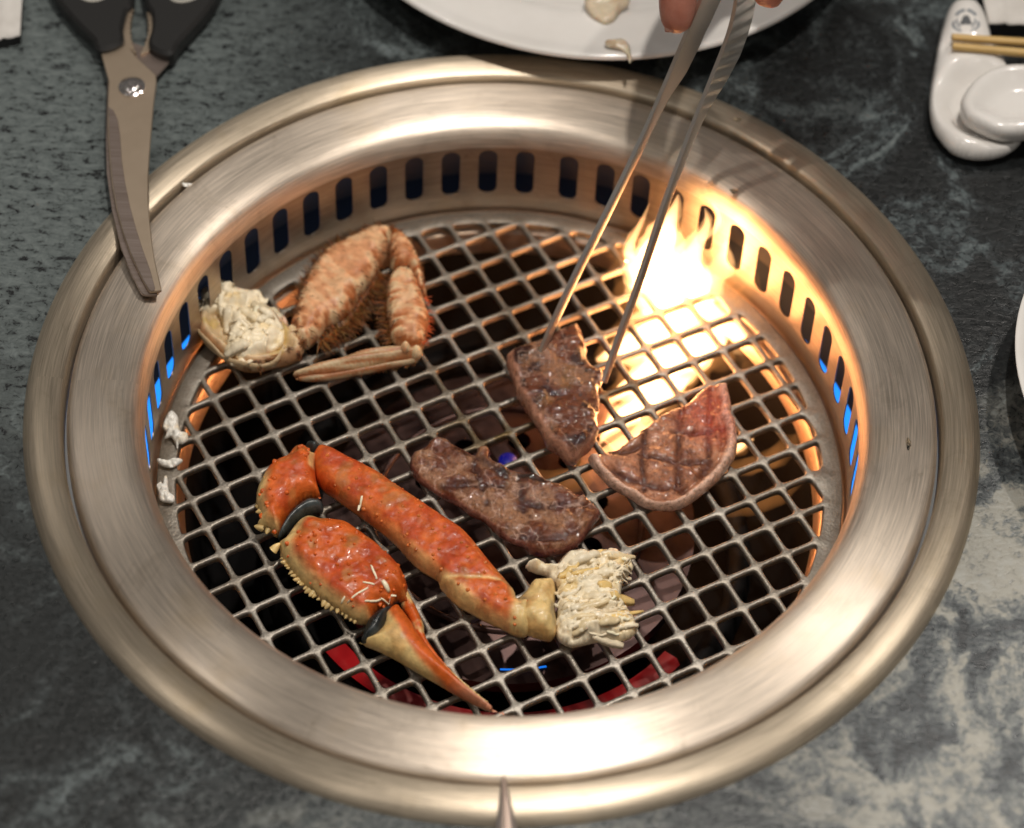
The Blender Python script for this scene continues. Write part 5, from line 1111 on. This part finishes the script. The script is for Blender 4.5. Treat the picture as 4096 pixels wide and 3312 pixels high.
prof = smooth_prof([(0.0, 0.006), (0.045, 0.007), (0.070, 0.0125), (0.088, 0.0215), (0.0965, 0.0275), (0.1005, 0.0298), (br, 0.0300), (0.1022, 0.0285), (0.094, 0.0215), (0.076, 0.0105), (0.052, 0.0030), (0.050, 0.0001), (0.046, 0.0001), (0.044, 0.0025), (0.0, 0.003)], 5)
tag(lathe('dish', [(max(p.x, 0), p.y) for p in prof], M_ceramic, None, 160, center=bowl_c), 'white round dish standing on the dark stone past the ring', 'dish')

# second pair of tongs lying with its tip on the ring
t2 = thing('resting_tongs', 'closed steel tongs lying on the table, tip resting on the ring', 'tongs')
TN = Vector((1, -0.05, 0.35)).normalized()
b0, b1 = V(1056, 1628, 0.0072), V(1062, 1750, 0.0066)
dd = (b1 - b0).normalized(); b2 = b1 + dd * 0.16; b2.z = 0.0022
M_t2 = simple('dull_tong_steel', (0.66, 0.58, 0.53), 0.40, 1.0)
for sgn in (-1, 1):
    o_ = Vector((sgn, 0, 0)); vs = []; fs = []; n = 24
    for i in range(n):
        s_ = i / (n - 1); p = b0.lerp(b1, s_ / 0.16) if s_ < 0.16 else b1.lerp(b2, (s_ - 0.16) / 0.84); w = 0.0007 + 0.0043 * min(1, s_ / 0.2); h = 0.0010 + 0.0022 * min(1, s_ / 0.2)
        cc_ = p + o_ * w * 0.52
        # bent strip: inner edge low, outer flank raised as a shallow V
        for x_, z_ in ((-0.5 * sgn, h * 0.2), (0.0, h), (0.5 * sgn, h * 0.55), (0.5 * sgn, -h * 0.3), (0.0, 0.0), (-0.5 * sgn, -h * 0.6)): vs.append(cc_ + Vector((x_ * w, 0, z_)))
    for i in range(n - 1):
        for k in range(6): j = (k + 1) % 6; fs.append((i * 6 + k, i * 6 + j, i * 6 + 6 + j, i * 6 + 6 + k))
    fs += [tuple(range(6)), tuple((n - 1) * 6 + k for k in range(6))]
    mesh_obj('tong_arm', vs, fs, M_t2, t2, True, sharp=30)

# droplets on the steel
t = NT('water'); t.set(Base_Color=(0.9, 0.85, 0.75), Roughness=0.03, IOR=1.33, Transmission_Weight=1.0); M_water = t.m
for label, x, y, z, rx, ry in (('elongated clear droplet on the flange beside the white dish', 1905, 930, 0.0049, 0.0011, 0.0032), ('clear droplet on the flange next to the flame', 1540, 400, 0.0040, 0.0022, 0.0015), ('small clear droplet on the outer ring beside the tongs', 1546, 250, 0.0056, 0.0022, 0.0011)):
    p = V(x, y, z); vs = []; fs = []; n = 20
    for i in range(5):
        a = math.pi / 2 * i / 5
        for k in range(n): th = 2 * math.pi * k / n; q = 1 + 0.12 * math.sin(3 * th + x); vs.append(p + Vector((rx * q * math.cos(th) * math.cos(a), ry * q * math.sin(th) * math.cos(a), 0.0009 * math.sin(a) - 0.0002)))
    vs.append(p + Vector((0, 0, 0.0007))); 
    for i in range(4):
        for k in range(n): j = (k + 1) % n; fs.append((i * n + k, i * n + j, i * n + n + j, i * n + n + k))
    for k in range(n): fs.append((4 * n + k, 4 * n + (k + 1) % n, 5 * n))
    fs.append(tuple(range(n))[::-1])
    tag(mesh_obj('water_droplet', vs, fs, M_water, None, True), label, 'droplet', 'droplets on the steel ring')

# put every thing's origin at its base
bpy.context.view_layer.update()
for o in [x for x in COL.objects if x.type == 'EMPTY']:
    pts = [c.matrix_world @ Vector(b) for c in o.children if c.type == 'MESH' for b in c.bound_box]
    if not pts: continue
    lo = [min(p[i] for p in pts) for i in range(3)]; hi = [max(p[i] for p in pts) for i in range(3)]
    if o.name == 'table_grill': continue
    settle(o, ((lo[0] + hi[0]) / 2, (lo[1] + hi[1]) / 2, lo[2]))
